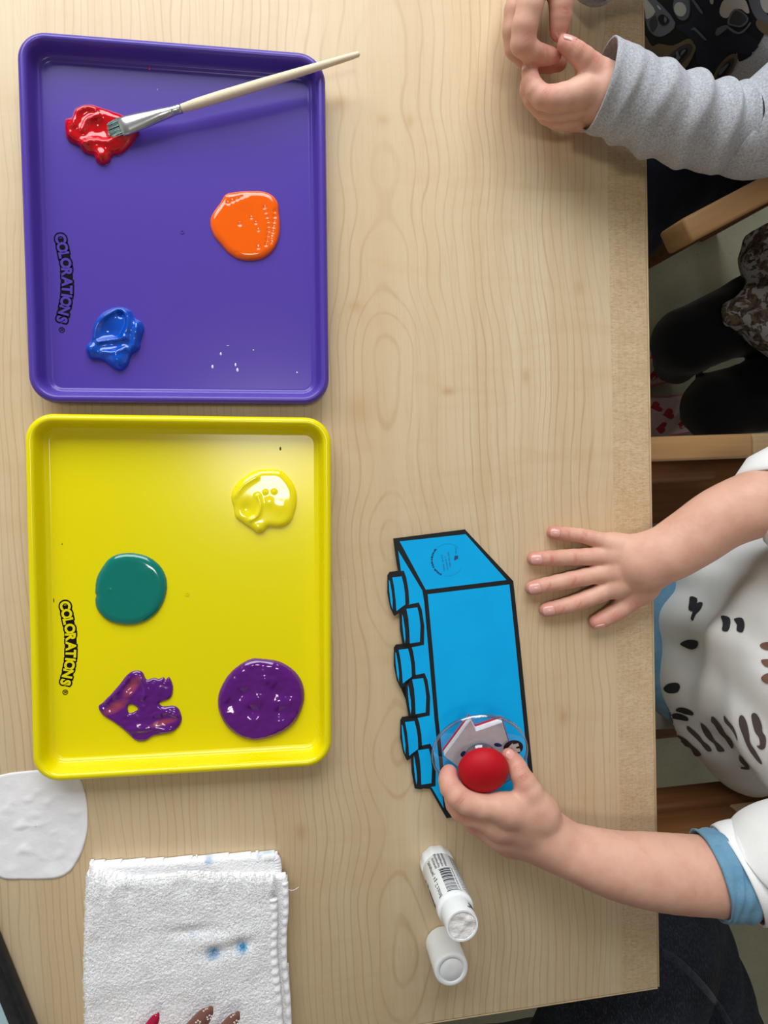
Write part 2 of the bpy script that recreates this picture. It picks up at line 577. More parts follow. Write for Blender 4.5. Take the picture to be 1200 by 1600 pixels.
def text_mesh(items):
    """items: (char, (x, y), angle, size, offset, z, xscale) -> verts, faces"""
    parts = []
    for ch, p, a, s, off, z, xs in items:
        V, Fc = glyph(ch, s, off, '')
        ca, sa = math.cos(a), math.sin(a)
        # centre glyph on its own bounds
        cx = (min(v.x for v in V) + max(v.x for v in V)) / 2; cy = (min(v.y for v in V) + max(v.y for v in V)) / 2
        V = [((v.x - cx) * xs, v.y - cy) for v in V]
        parts.append(([(p[0] + x * ca - y * sa, p[1] + x * sa + y * ca, z) for x, y in V], Fc))
    return join_meshes(parts)


def ribbon(pts, w, z, closed=False):
    """flat band along a 2D polyline"""
    V, Fc = [], []; n = len(pts)
    for i, p in enumerate(pts):
        a = pts[i - 1] if (i or closed) else pts[i]; b = pts[(i + 1) % n] if (closed or i < n - 1) else pts[i]
        dx, dy = b[0] - a[0], b[1] - a[1]; l = math.hypot(dx, dy) or 1
        ww = w(i / (n - 1)) if callable(w) else w
        nx, ny = -dy / l * ww / 2, dx / l * ww / 2
        V += [(p[0] + nx, p[1] + ny, z), (p[0] - nx, p[1] - ny, z)]
    for i in range(n if closed else n - 1):
        a, b = 2 * i, 2 * ((i + 1) % n)
        Fc.append((a, a + 1, b + 1, b))
    return V, Fc


LOGO = [('C', 94.9, 372.5), ('O', 97.7, 386.6), ('L', 100.2, 398.5), ('O', 103.0, 411.3), ('R', 104.4, 425.4), ('A', 105, 440), ('T', 105, 452.4),
        ('I', 104.4, 462), ('O', 103, 471.5), ('N', 100.4, 485), ('S', 97, 499.2)]


def tray(corners, size, rz, mat, label, logo_from, specks):
    c = sum((W(px, py, TRAY_H) for px, py in corners), Vector()) / 4
    root = empty('paint_tray', (c.x, c.y, T + .0007), rz)
    tag(root, label, 'tray')
    w, h = size; R = .019
    prof = [(.0150, .0018), (.0135, .0000), (.0105, .0000), (.0090, .0010), (.0068, TRAY_H - .0090), (.0062, TRAY_H - .0080), (.0052, TRAY_H - .0085), (.0030, TRAY_H - .0086), (.0012, TRAY_H - .0078),
            (.0002, TRAY_H - .0058), (.0000, TRAY_H - .0040), (.0006, TRAY_H - .0018), (.0020, TRAY_H - .0004), (.0036, TRAY_H), (.0050, TRAY_H - .0005),
            (.0060, TRAY_H - .0020), (.0066, TRAY_H - .0045), (.0076, .0085), (.0084, .0058), (.0092, .0046), (.0096, .0045), (.0101, .0043), (.0108, .0034), (.0120, TRAY_FLOOR), (.0126, TRAY_FLOOR), (.0150, TRAY_FLOOR)]
    rings = [[Vector((x, y, z)) for x, y in rrect(w - 2 * i, h - 2 * i, max(R - i, .006))] for i, z in prof]
    n = len(rings[0])
    V = [v for r in rings for v in r]; Fc = []
    for i in range(len(rings) - 1):
        for j in range(n):
            k = (j + 1) % n
            Fc.append((i * n + j, i * n + k, (i + 1) * n + k, (i + 1) * n + j))
    Fc.append(tuple((len(rings) - 1) * n + j for j in range(n)))
    Fc.append(tuple(range(n - 1, -1, -1)))
    body = obj('tray_body', V, Fc, mat, root, True, True)
    fix_normals(body); sharp(body, 60)
    # moulding mark in the middle of the floor
    zf = TRAY_FLOOR
    ring = [(.0011 * math.cos(a), .0011 * math.sin(a)) for a in [k * math.pi / 8 for k in range(16)]]
    V, Fc = ribbon(ring, .0006, zf + .0004, True)
    V2, F2 = ribbon(ring, .0011, zf + .0001, True)
    obj('moulding_mark', *join_meshes([(V, Fc), (V2, F2)]), mat, root, True, True)
    # printed lettering
    inv = mw(root).inverted()
    if logo_from is None:
        pts = [inv @ W(px, py, TRAY_FLOOR + .0007) for _, px, py in LOGO]
        tray.logo = [(p.x + w / 2, p.y) for p in pts]
    pts = [(x - w / 2, y + (0 if logo_from is None else logo_from)) for x, y in tray.logo]
    it_o, it_f = [], []
    for i, (ch, _, _) in enumerate(LOGO):
        a = pts[max(i - 1, 0)]; b = pts[min(i + 1, len(pts) - 1)]
        ang = math.atan2(b[1] - a[1], b[0] - a[0])
        s = .0098
        it_o.append((ch, pts[i], ang, s, .00125, zf + .00015, 1.0))
        it_f.append((ch, pts[i], ang, s * .95, .00042, zf + .00028, .95))
    e = pts[-1]
    it_o.append(('®', (e[0] - .0004, e[1] - .0072), -math.pi / 2, .0052, .00008, zf + .00015, 1))
    V, Fc = text_mesh(it_o)
    band, bf = ribbon(spline([(p[0] - .0002, p[1]) for p in pts], False, 4), .0082, zf + .00010)
    lo = obj('logo_outline', *join_meshes([(V, Fc), (band, bf)]), M['black_ink'], root, False, True)
    tag(lo, 'black outline of the arched COLORATIONS lettering')
    V, Fc = text_mesh(it_f)
    tag(obj('logo_letters', V, Fc, mat, root, False, True), 'arched letters reading COLORATIONS')
    for (px, py, r, mt, ex) in specks:
        q = inv @ W(px, py, TRAY_FLOOR + .0007)
        k = 10
        V = [(q.x + r * ex[0] * math.cos(2 * math.pi * j / k) * (1 + .2 * math.sin(3 * j)), q.y + r * ex[1] * math.sin(2 * math.pi * j / k), zf + .0001) for j in range(k)]
        V += [(q.x, q.y, zf + .0006)]
        obj('paint_speck', V, [(j, (j + 1) % k, k) for j in range(k)], mt, root, True, True)
    return root


M['speck_white'] = base_mat('dried_white_speck', srgb(226, 222, 232), .3)
M['speck_dark'] = base_mat('dark_speck', srgb(95, 80, 10), .6)
PT = tray([(26.8, 43), (501.8, 87.3), (518, 631.2), (44.7, 626.8)], (.2045, .2455), math.radians(-1.75), M['purple'],
          'purple plastic paint tray with a wooden brush lying across its corner', None,
          [(233, 106, .0011, M['p_red'], (1, 1)), (68, 459, .0012, M['p_red'], (.8, 1)), (332, 573, .0011, M['speck_white'], (.7, 1.2)), (345, 553, .0008, M['speck_white'], (.8, 1.5)),
           (368, 570, .0009, M['speck_white'], (.7, 1.4)), (371, 578, .001, M['speck_white'], (.8, 1.4)), (356, 540, .0006, M['speck_white'], (1.6, .5)), (396, 547, .0005, M['speck_white'], (1, 1)),
           (246, 140, .0005, M['speck_white'], (.5, 1.4)), (464, 582, .0006, M['speck_white'], (1, 1))])
YT = tray([(33.6, 645.8), (514.7, 655.6), (519.2, 1197.9), (56.2, 1219.3)], (.2095, .2575), math.radians(-2.35), M['yellow'],
          'yellow plastic paint tray below the purple one', .0016,
          [(438, 701, .0011, M['speck_dark'], (.6, 1.3)), (84, 938, .0009, M['speck_dark'], (.4, 1.9)), (53, 904, .0006, M['speck_dark'], (1.4, .5)), (97, 850, .0006, M['speck_dark'], (.5, 1.2))])


# ------------------------------------------------------------------ paint
def poly_sd(P, poly):
    """signed distance (positive inside) to a polygon, numpy"""
    A = np.array(poly, np.float64); Bp = np.roll(A, -1, 0)
    d2 = np.full(len(P), 1e9); ins = np.zeros(len(P), bool)
    for a, b in zip(A, Bp):
        e = b - a; w = P - a
        t = np.clip(w @ e / max(e @ e, 1e-18), 0, 1)
        q = w - t[:, None] * e
        d2 = np.minimum(d2, (q * q).sum(1))
        c = (a[1] > P[:, 1]) != (b[1] > P[:, 1])
        with np.errstate(divide='ignore', invalid='ignore'):
            xx = (b[0] - a[0]) * (P[:, 1] - a[1]) / (b[1] - a[1]) + a[0]
        ins ^= c & (P[:, 0] < xx)
    d = np.sqrt(d2)
    return np.where(ins, d, -d)


def blob(name, outline, mat, label, H=.003, edge=.004, bumps=(), ridges=(), hole=None, rough_amp=0, smooth_n=6, s=.0006, group=None):
    """paint puddle: outline in photo pixels on the tray floor; bumps (px, py, radius_px, height); ridges (polyline_px, width_px, height)"""
    z0 = TRAY_FLOOR + .0007
    mm = lambda px, py: np.array(W(px, py, z0 + .001)[:2])
    O = [tuple(mm(*p)) for p in (spline(outline, True, smooth_n) if smooth_n else outline)]
    Hl = [tuple(mm(*p)) for p in spline(hole, True, 5)] if hole else None
    ppx = .00048
    bm_ = [(mm(x, y), r * ppx, h) for x, y, r, h in bumps]
    rd = [([mm(*q) for q in spline(pl, False, 5)], w * ppx, h) for pl, w, h in ridges]
    A = np.array(O); lo2 = A.min(0) - .003; hi2 = A.max(0) + .003
    nx, ny = (np.ceil((hi2 - lo2) / s).astype(int) + 1)
    gx, gy = np.meshgrid(lo2[0] + np.arange(nx) * s, lo2[1] + np.arange(ny) * s, indexing='ij')
    P = np.stack([gx.ravel(), gy.ravel()], -1)
    d = poly_sd(P, O)
    if Hl: d = np.minimum(d, -poly_sd(P, Hl))
    e = np.clip(d / edge, 0, 1)
    top = np.full(len(P), H)
    for c, r, h in bm_:
        q = ((P - c) ** 2).sum(1) / (r * r)
        top += h * np.exp(-q)
    for pl, w, h in rd:
        m = np.full(len(P), 1e9)
        for a, b in zip(pl[:-1], pl[1:]):
            ee = b - a; ww = P - a; t = np.clip(ww @ ee / max(ee @ ee, 1e-18), 0, 1)
            m = np.minimum(m, ((ww - t[:, None] * ee) ** 2).sum(1))
        top += h * np.exp(-m / (w * w))
    if rough_amp:
        top += np.array([noise.noise(Vector((x * 260, y * 260, 1.7))) for x, y in P]) * rough_amp
    top = np.maximum(top, .0006)
    hgt = np.where(d > 0, top * np.sqrt(np.clip(1 - (1 - e) ** 2, 0, 1)), d * 1.5)
    hg = hgt.reshape(nx, ny)

    def field(Q):
        ix = np.clip((Q[:, 0] - lo2[0]) / s, 0, nx - 1.001); iy = np.clip((Q[:, 1] - lo2[1]) / s, 0, ny - 1.001)
        i = ix.astype(int); j = iy.astype(int); fx = ix - i; fy = iy - j
        h = hg[i, j] * (1 - fx) * (1 - fy) + hg[i + 1, j] * fx * (1 - fy) + hg[i, j + 1] * (1 - fx) * fy + hg[i + 1, j + 1] * fx * fy
        zz = Q[:, 2] - T - z0
        return np.maximum(zz - h, -(zz + .0004))
    V, Q = surface(field, (lo2[0], lo2[1], T + z0 - .0015), (hi2[0], hi2[1], T + z0 + float(hgt.max()) + .002), s, 8, .02)
    o = obj(name, V.tolist(), Q.tolist(), mat, None, True)
    c = V.mean(0)
    sm = o.modifiers.new('smooth', 'SMOOTH'); sm.factor = .5; sm.iterations = 3
    tag(o, label, 'paint', group)
    return o


def streaky_purple():
    m = base_mat('smeared_purple_paint', srgb(92, 20, 120), .15, .5, Coat_Weight=.5, Coat_Roughness=.05); t, N, L = nt(m); b = N['Principled BSDF']
    # thin scraped patches where the yellow tray shows through as reddish streaks
    v = coords(N, L)
    fac = None
    for (px, py, rx, ry, ang) in ((207, 1072, 24, 9, 52), (182, 1103, 25, 9, 28), (256, 1127, 24, 6, 10)):
        c = W(px, py, TRAY_FLOOR)
        mp = add(N, 'ShaderNodeMapping'); mp.vector_type = 'TEXTURE'
        mp.inputs['Location'].default_value = c; mp.inputs['Rotation'].default_value = (0, 0, math.radians(ang)); mp.inputs['Scale'].default_value = (rx * .00048, ry * .00048, 1)
        L.new(v, mp.inputs['Vector'])
        sp = add(N, 'ShaderNodeSeparateXYZ'); L.new(mp.outputs[0], sp.inputs[0])
        r2 = math_n(N, L, 'ADD', math_n(N, L, 'POWER', math_n(N, L, 'ABSOLUTE', sp.outputs[0]), 2), math_n(N, L, 'POWER', math_n(N, L, 'ABSOLUTE', sp.outputs[1]), 2))
        st = add(N, 'ShaderNodeMapping'); st.inputs['Scale'].default_value = (1, 5, 1); L.new(mp.outputs[0], st.inputs['Vector'])
        nz = tex_noise(N, L, st.outputs[0], 1.6, 3, .6)
        k = math_n(N, L, 'MULTIPLY', math_n(N, L, 'SUBTRACT', 1.0, r2, None, True), math_n(N, L, 'MULTIPLY_ADD', nz, 2.2, -.35, True), None, True)
        fac = k if fac is None else math_n(N, L, 'MAXIMUM', fac, k)
    L.new(mixc(N, L, fac, srgb(92, 20, 120), srgb(172, 72, 70)), b.inputs['Base Color'])
    return m


def paints():
    blob('paint_blob', [(101, 196), (103, 186), (112, 184), (116, 172), (130, 165), (145, 164), (160, 169), (178, 175), (196, 182), (212, 192), (217, 203), (210, 218), (200, 231), (188, 240), (175, 243), (171, 252), (160, 257), (150, 252), (146, 243), (131, 238), (124, 229), (114, 224), (104, 216)],
         M['p_red'], 'thick red paint dollop under the brush on the purple tray', .0055, .006,
         bumps=[(108, 200, 8, .001), (160, 248, 9, .001), (158, 205, 17, -.003), (195, 215, 14, .001), (172, 186, 14, .001)],
         ridges=[([(120, 200), (122, 183), (138, 172), (152, 176)], 5, .0022), ([(132, 208), (140, 192), (156, 186)], 4, .0022), ([(128, 231), (150, 224), (172, 226), (194, 214)], 5, .0022), ([(110, 214), (120, 222), (128, 231)], 6, .001)], rough_amp=.0004)
    o = []
    for k in range(9): o.append((414 + 6 * math.sin(k * .35), 326 + k * 7.2, 2.6, -.0007))
    for k in range(7): o.append((429 - .15 * k * k, 332 + k * 8.0, 2.8, -.0007))
    for k in range(5): o.append((357 + k * 7, 319 - k * 3.2, 2.8, -.0006))
    o += [(375, 352, 2.5, -.0007), (393, 342, 2, -.0005), (400, 350, 2, -.0005), (404, 361, 2, -.0005), (352, 306, 4, .001), (380, 314, 14, .0004), (370, 396, 2, -.0004), (404, 388, 3, -.0005)]
    blob('paint_blob', [(328, 350), (331, 335), (343, 318), (352, 304), (365, 300), (388, 298), (412, 299), (427, 306), (435, 318), (436, 332), (438, 350), (436, 372), (427, 391), (412, 403), (394, 407), (374, 405), (358, 396), (346, 383), (334, 368)],
         M['p_orange'], 'bright orange paint puddle dotted with tiny dents', .0034, .005, bumps=o)
    blob('paint_blob', [(143, 530), (145, 510), (156, 492), (172, 482), (188, 479), (203, 484), (211, 496), (221, 503), (225, 515), (220, 532), (218, 545), (205, 556), (200, 570), (190, 579), (178, 576), (165, 566), (155, 562), (142, 561), (134, 550), (135, 540)],
         M['p_blue'], 'thick blue paint dollop in swirls on the purple tray', .0046, .005,
         bumps=[(144, 546, 9, .0026), (184, 562, 10, .0024), (172, 521, 13, -.0024), (190, 492, 4, -.003), (212, 520, 8, .001), (180, 542, 8, -.001)],
         ridges=[([(149, 528), (155, 508), (170, 494), (188, 485), (200, 492), (203, 508), (196, 526)], 4.5, .0026), ([(156, 536), (170, 533), (185, 532), (200, 530)], 3.5, .0022), ([(216, 508), (214, 528), (207, 548)], 4, .002), ([(163, 552), (180, 552), (196, 546)], 4, .0018)])
    blob('paint_blob', [(148, 925), (150, 905), (157, 890), (170, 873), (187, 865), (208, 864), (229, 869), (247, 881), (258, 898), (261, 918), (256, 940), (245, 958), (228, 971), (207, 977), (185, 976), (166, 969), (152, 954), (148, 938), (150, 930)],
         M['p_teal'], 'round smooth teal green paint puddle', .0036, .006, bumps=[(172, 921, 3, .0004), (225, 893, 8, .0003)], s=.0007)
    blob('paint_blob', [(361, 777), (366, 762), (378, 748), (398, 736), (418, 733), (438, 735), (452, 747), (461, 762), (464, 780), (461, 798), (454, 815), (440, 824), (420, 824), (412, 831), (402, 833), (392, 826), (380, 818), (368, 808), (365, 792)],
         M['p_yellow'], 'pale yellow paint puddle on the yellow tray', .0036, .005,
         bumps=[(385, 795, 9, -.0010), (420, 784, 8, .0006), (415, 769, 3, .0006), (428, 768, 3, .0006), (402, 824, 8, .0006), (440, 790, 12, .0005)], ridges=[([(403, 775), (407, 790), (402, 805), (392, 812)], 3.5, .0012), ([(368, 774), (380, 758), (400, 745)], 4, .0007)])
    blob('paint_blob', [(153, 1105), (160, 1098), (172, 1086), (186, 1070), (198, 1055), (210, 1048), (222, 1050), (229, 1062), (240, 1059), (248, 1061), (256, 1058), (258, 1063), (264, 1058), (270, 1071), (269, 1087), (262, 1094), (249, 1099), (255, 1104), (272, 1103), (281, 1111), (284, 1127), (276, 1140), (262, 1147), (240, 1151), (226, 1159), (212, 1158), (196, 1144), (178, 1130), (160, 1118)],
         streaky_purple(), 'smeared purple paint with a hole and reddish streaks', .0020, .0028, smooth_n=4,
         bumps=[(207, 1070, 9, -.0010), (180, 1103, 12, -.0010), (256, 1127, 10, -.0010), (222, 1085, 5, .0008), (248, 1080, 5, .0006)],
         ridges=[([(165, 1098), (190, 1074), (200, 1060)], 3, .0008), ([(238, 1118), (260, 1112), (276, 1118)], 3, .0008), ([(205, 1140), (230, 1137), (265, 1141)], 5, .0009), ([(222, 1060), (228, 1080), (224, 1092)], 3, .0011)],
         hole=[(200, 1104), (207, 1102), (215, 1108), (208, 1113), (201, 1114)], rough_amp=.0005, s=.0005)
    blob('paint_blob', [(340, 1094), (344, 1077), (356, 1056), (372, 1041), (392, 1030), (412, 1030), (436, 1034), (458, 1047), (472, 1066), (476, 1090), (470, 1113), (458, 1133), (436, 1148), (412, 1156), (392, 1157), (370, 1149), (352, 1133), (342, 1112)],
         M['p_purple'], 'round purple paint puddle with dented surface', .0042, .005,
         bumps=[(380, 1083, 10, -.0017), (432, 1080, 11, -.0018), (436, 1112, 9, -.0017), (394, 1111, 9, -.0017), (361, 1100, 9, -.0015), (395, 1124, 8, .0008), (415, 1060, 8, .0008), (405, 1090, 9, .0012), (452, 1095, 7, .001)], rough_amp=.0004)


paints()


# ------------------------------------------------------------------ brush
def brush():
    A = W(168, 205, .0108); Bp = W(497, 104, TRAY_H + .0052)
    d = (Bp - A).normalized()
    # length so that the tip of the handle falls at the photo's handle end
    best = min((abs(((CAM - T * 0 * d) * 0 + (A + d * t - CAM)).dot(CR) / (A + d * t - CAM).dot(CF) * F + 600 - 562), t) for t in [k * .0005 for k in range(300, 480)])
    Lh = best[1]
    root = empty('paintbrush', A)
    tag(root, 'flat paintbrush with pale wooden handle resting in red paint', 'paintbrush')
    up = Vector((0, 0, 1))
    wood = noisy('pale_birch_handle', srgb(226, 206, 176), srgb(236, 220, 194), 8, .5, vscale=(40, 300, 300))
    steel = noisy('brushed_ferrule', srgb(196, 198, 198), srgb(214, 216, 216), 60, .25, .5, Metallic=.9)
    L0, L1 = .009, .052
    lathe('handle', A, A + d, [(L1 - .004, .0020), (L1, .0027), (L1 + .012, .0034), (L1 + .03, .0036), (L1 + .06, .0034), (Lh - .03, .0026), (Lh - .006, .0021), (Lh - .001, .0018), (Lh, .0010)], wood, root, 24)
    fe = lathe('ferrule', A, A + d, [(L0, .0058, .0019), (L0 + .0003, .0062, .0023), (L0 + .006, .0062, .0023), (L0 + .016, .0056, .0028), (L0 + .028, .0042, .0036), (L0 + .036, .0034, .0034), (L1 - .006, .0031, .0031), (L1 - .0055, .0034, .0034), (L1 - .0045, .0030, .0030), (L1 - .0035, .0034, .0034), (L1 - .0025, .0030, .0030), (L1 - .0015, .0033, .0033), (L1 + .001, .0031, .0031)], steel, root, 32, up=up)
    s = d.cross(up).normalized(); u = s.cross(d)
    V, Fc = [], []
    rnd = random.Random(3)
    for k in range(150):
        a = rnd.uniform(-1, 1); b = rnd.uniform(-1, 1)
        p0 = A + d * (L0 + .002) + s * (a * .0056) + u * (b * .0017)
        p1 = A + d * (rnd.uniform(-.0006, .0012) + .0012 * abs(a)) + s * (a * .0054 + rnd.uniform(-.0004, .0004)) + u * (b * .0013 - .0012)
        r = .00026; i = len(V)
        for p, q in ((p0, r), ((p0 + p1) / 2 + u * .0002, r), (p1, r * .35)):
            V += [p + s * q, p - s * q * .5 + u * q, p - s * q * .5 - u * q]
        for j in range(2):
            for m in range(3):
                Fc.append((i + j * 3 + m, i + j * 3 + (m + 1) % 3, i + j * 3 + 3 + (m + 1) % 3, i + j * 3 + 3 + m))
    br = obj('bristles', V, Fc, noisy('grey_green_bristles', srgb(92, 128, 128), srgb(150, 172, 165), 900, .5), root)
    tag(br, 'grey green bristles')


brush()


# ------------------------------------------------------------------ white paper shape
def paper_shape():
    cx, cy = 57, 1290
    pts = [(137, 1278), (136, 1300), (128, 1330), (112, 1358), (92, 1371), (60, 1374), (30, 1374), (0, 1371), (-22, 1350), (-36, 1318), (-38, 1288), (-30, 1250), (-12, 1218), (10, 1209), (40, 1205), (70, 1203), (100, 1207), (122, 1214), (131, 1232), (136, 1256)]
    out = spline(pts, True, 5); n = len(out)
    rings = []
    K = 24
    m = noisy('white_paper', srgb(236, 234, 238), srgb(243, 241, 243), 30, .75, .3, .0006, 90)
    V, Fc = [], []
    for k in range(K + 1):
        f = 1 - k / K
        for (x, y) in out:
            px, py = cx + (x - cx) * f, cy + (y - cy) * f
            p = W(px, py, .0004)
            wv = .0006 * max(0, noise.noise(Vector((p.x * 60, p.y * 60, 0)))) + .0014 * max(0, noise.noise(Vector((p.x * 110, p.y * 160, 5))) - .15)
            under = 1 if (py > 1222) else 0
            V.append((p.x, p.y, T + .0005 + wv * under * min(1, (py - 1222) / 15 if py > 1222 else 0)))
    for k in range(K):
        for j in range(n):
            q = (j + 1) % n
            Fc.append((k * n + j, k * n + q, (k + 1) * n + q, (k + 1) * n + j))
    o = obj('paper_cutout', V, Fc, m)
    fix_normals(o)
    md = o.modifiers.new('thickness', 'SOLIDIFY'); md.thickness = .0003; md.offset = -1
    tag(o, 'white rounded paper cut-out tucked under the yellow tray corner', 'paper')


paper_shape()


# ------------------------------------------------------------------ towel
def towel():
    m = base_mat('white_terry', srgb(232, 232, 236), .95, .1); t, N, L = nt(m); b = N['Principled BSDF']
    v = coords(N, L)
    fac = None
    for (px, py, r, k) in ((333, 1491, 15, 1.0), (378, 1484, 13, 1.1), (323, 1360, 10, .8), (417, 1344, 14, .9), (428, 1339, 7, .9), (405, 1352, 8, .7), (300, 1462, 8, .15)):
        c = W(px, py, .02)
        sb = add(N, 'ShaderNodeVectorMath', operation='SUBTRACT'); L.new(v, sb.inputs[0]); sb.inputs[1].default_value = c
        fl = add(N, 'ShaderNodeVectorMath', operation='MULTIPLY'); L.new(sb.outputs[0], fl.inputs[0]); fl.inputs[1].default_value = (1, 1, .15)
        ln = add(N, 'ShaderNodeVectorMath', operation='LENGTH'); L.new(fl.outputs[0], ln.inputs[0])
        e = math_n(N, L, 'SUBTRACT', 1.0, math_n(N, L, 'DIVIDE', ln.outputs['Value'], r * .00047), None, True)
        e = math_n(N, L, 'MULTIPLY', e, k)
        fac = e if fac is None else math_n(N, L, 'MAXIMUM', fac, e)
    nz = tex_noise(N, L, v, 420, 3, .6)
    fac = math_n(N, L, 'MULTIPLY', fac, math_n(N, L, 'MULTIPLY_ADD', nz, 4.0, -1.05, True), None, True)
    fac = math_n(N, L, 'MULTIPLY', fac, 1.25, None, True)
    L.new(mixc(N, L, fac, srgb(246, 246, 248), srgb(60, 150, 200)), b.inputs['Base Color'])
    b.inputs['Sheen Weight'].default_value = .3
    vo = add(N, 'ShaderNodeTexVoronoi'); vo.inputs['Scale'].default_value = 720; L.new(v, vo.inputs['Vector'])
    bump(N, L, math_n(N, L, 'ADD', math_n(N, L, 'MULTIPLY', vo.outputs['Distance'], -.8), tex_noise(N, L, v, 500, 3, .7)), b, .0006, .8)
    root = empty('towel', W(290, 1480, 0)); tag(root, 'folded white terry towel with blue paint stains', 'towel')
    rnd = random.Random(5)

    def layer(name, outline, z_lo, z_hi, amp, edge=.005, seed=0, dents=(), pleats=None, s=.0011):
        O = [tuple(W(x, y, z_hi)[:2]) for x, y in spline(outline, True, 6)]
        A = np.array(O); lo2 = A.min(0) - .004; hi2 = A.max(0) + .004
        nx, ny = (np.ceil((hi2 - lo2) / s).astype(int) + 1)
        gx, gy = np.meshgrid(lo2[0] + np.arange(nx) * s, lo2[1] + np.arange(ny) * s, indexing='ij')
        P = np.stack([gx.ravel(), gy.ravel()], -1)
        d = poly_sd(P, O)
        d += np.array([noise.noise(Vector((x * 420, y * 420, seed))) for x, y in P]) * .0004
        e = np.clip(d / edge, 0, 1)
        H = z_hi - z_lo
        wob = np.array([noise.noise(Vector((x * 34, y * 34, seed))) * amp + noise.noise(Vector((x * 90, y * 90, seed + 3))) * amp * .45 + noise.noise(Vector((x * 650, y * 650, seed + 9))) * .00055 for x, y in P])
        top = H + wob
        for (px, py, rx, ry, h) in dents:
            c = W(px, py, z_hi)
            q = ((P[:, 0] - c.x) / (rx * .00047)) ** 2 + ((P[:, 1] - c.y) / (ry * .00047)) ** 2
            top = top + h * np.exp(-q)
        if pleats:
            y0 = W(290, pleats, z_hi).y
            top = top + .0011 * np.exp(-((P[:, 1] - y0) / .006) ** 2) * np.array([noise.noise(Vector((x * 170, 3.3, seed))) * 1.8 for x, y in P])
        hgt = np.where(d > 0, top * (.35 + .65 * np.sqrt(np.clip(1 - (1 - e) ** 2, 0, 1))), -1)
        # bottom skirt: clamp grid to inside
        V, Fc = [], []
        idx = -np.ones(len(P), int)
        ins = d > 0
        for q in np.nonzero(ins)[0]:
            idx[q] = len(V); V.append((P[q, 0], P[q, 1], T + z_lo + hgt[q]))
        ID = idx.reshape(nx, ny)
        quad_ok = (ID[:-1, :-1] >= 0) & (ID[1:, :-1] >= 0) & (ID[1:, 1:] >= 0) & (ID[:-1, 1:] >= 0)
        ii, jj = np.nonzero(quad_ok)
        Fc = [(ID[a, c], ID[a + 1, c], ID[a + 1, c + 1], ID[a, c + 1]) for a, c in zip(ii, jj)]
        # close the sides down to z_lo
        from collections import Counter
        ec = {}
        for f in Fc:
            for a, c in zip(f, f[1:] + f[:1]):
                ec[(a, c)] = 1
        low = {}
        def lowv(a):
            if a not in low:
                low[a] = len(V); V.append((V[a][0], V[a][1], T + z_lo))
            return low[a]
        side = [(a, c) for (a, c) in ec if (c, a) not in ec]
        Fc += [(c, a, lowv(a), lowv(c)) for a, c in side]
        o = obj(name, V, Fc, m, root)
        return o, P, d, hgt + z_lo

    back, *_ = layer('under_fold', [(137, 1356), (150, 1351), (240, 1347), (330, 1341), (425, 1335), (434, 1338), (437, 1352), (438, 1380), (438, 1480), (438, 1700), (300, 1705), (150, 1705), (136, 1500)], .0005, .0075, .0006, .0035, 2)
    mid, *_ = layer('middle_fold', [(139, 1366), (200, 1372), (330, 1368), (440, 1368), (449, 1371), (451, 1384), (449, 1420), (447, 1480), (452, 1520), (454, 1600), (456, 1700), (300, 1702), (150, 1702), (134, 1540), (133, 1420)], .0072, .0125, .0006, .0035, 4)
    top, P, d, hz = layer('top_fold', [(134, 1366), (150, 1372), (180, 1377), (240, 1374), (300, 1367), (360, 1372), (420, 1372), (430, 1378), (431, 1392), (426, 1404), (431, 1440), (430, 1500), (438, 1560), (441, 1620), (440, 1695), (300, 1698), (150, 1698), (130, 1560), (131, 1440), (133, 1380)], .0120, .0190, .0012, .0045, 6,
                          dents=[(378, 1477, 16, 11, -.0036), (335, 1490, 20, 12, -.0015), (300, 1455, 30, 9, -.0022), (345, 1468, 26, 10, .0016), (250, 1400, 40, 16, .0006), (200, 1470, 40, 30, -.0012), (175, 1580, 30, 30, -.0020), (400, 1540, 30, 25, -.0008)], pleats=1384, s=.0009)
    # hem strips stitched along the open edges
    hem = cloth('white_hem', srgb(238, 238, 242), srgb(246, 246, 248), 900, 60, .95, .0005)
    def strip(name, pts, w, z, amp, hem_mat=hem):
        P_ = spline([tuple(W(x, y, z)[:2]) for x, y in pts], False, 14)
        rings = []
        for i, p in enumerate(P_):
            a = P_[max(i - 1, 0)]; b_ = P_[min(i + 1, len(P_) - 1)]
            dx, dy = b_[0] - a[0], b_[1] - a[1]; l = math.hypot(dx, dy); nx_, ny_ = -dy / l, dx / l
            bulge = 1 + .35 * math.sin(i * 1.25) * amp
            rings.append([Vector((p[0] + nx_ * w * math.cos(q) * .5, p[1] + ny_ * w * math.cos(q) * .5, T + z + .0018 * bulge * math.sin(q))) for q in [2 * math.pi * k / 12 for k in range(12)]])
        return loft(name, rings, hem_mat, root)
    strip('hem', [(427, 1404), (428, 1440), (427, 1480), (430, 1520), (434, 1560), (437, 1620), (437, 1690)], .0062, .0172, 1)
    strip('hem', [(445, 1378), (446, 1420), (443, 1460), (444, 1510), (449, 1560), (451, 1620), (452, 1690)], .0052, .0112, 1)
    strip('hem', [(412, 1341), (430, 1340), (434, 1352), (434, 1362)], .0060, .0062, .4)
    # loops of the pile
    V, Fc = [], []
    ins = np.nonzero((d > .0006) & (P[:, 1] > W(290, 1606, .019).y))[0]
    pick = rnd.choices(list(ins), k=42000)
    edge_pts = list(np.nonzero((d > 0) & (d < .0022) & (P[:, 1] > W(290, 1606, .019).y))[0])
    pick += rnd.choices(edge_pts, k=5000)
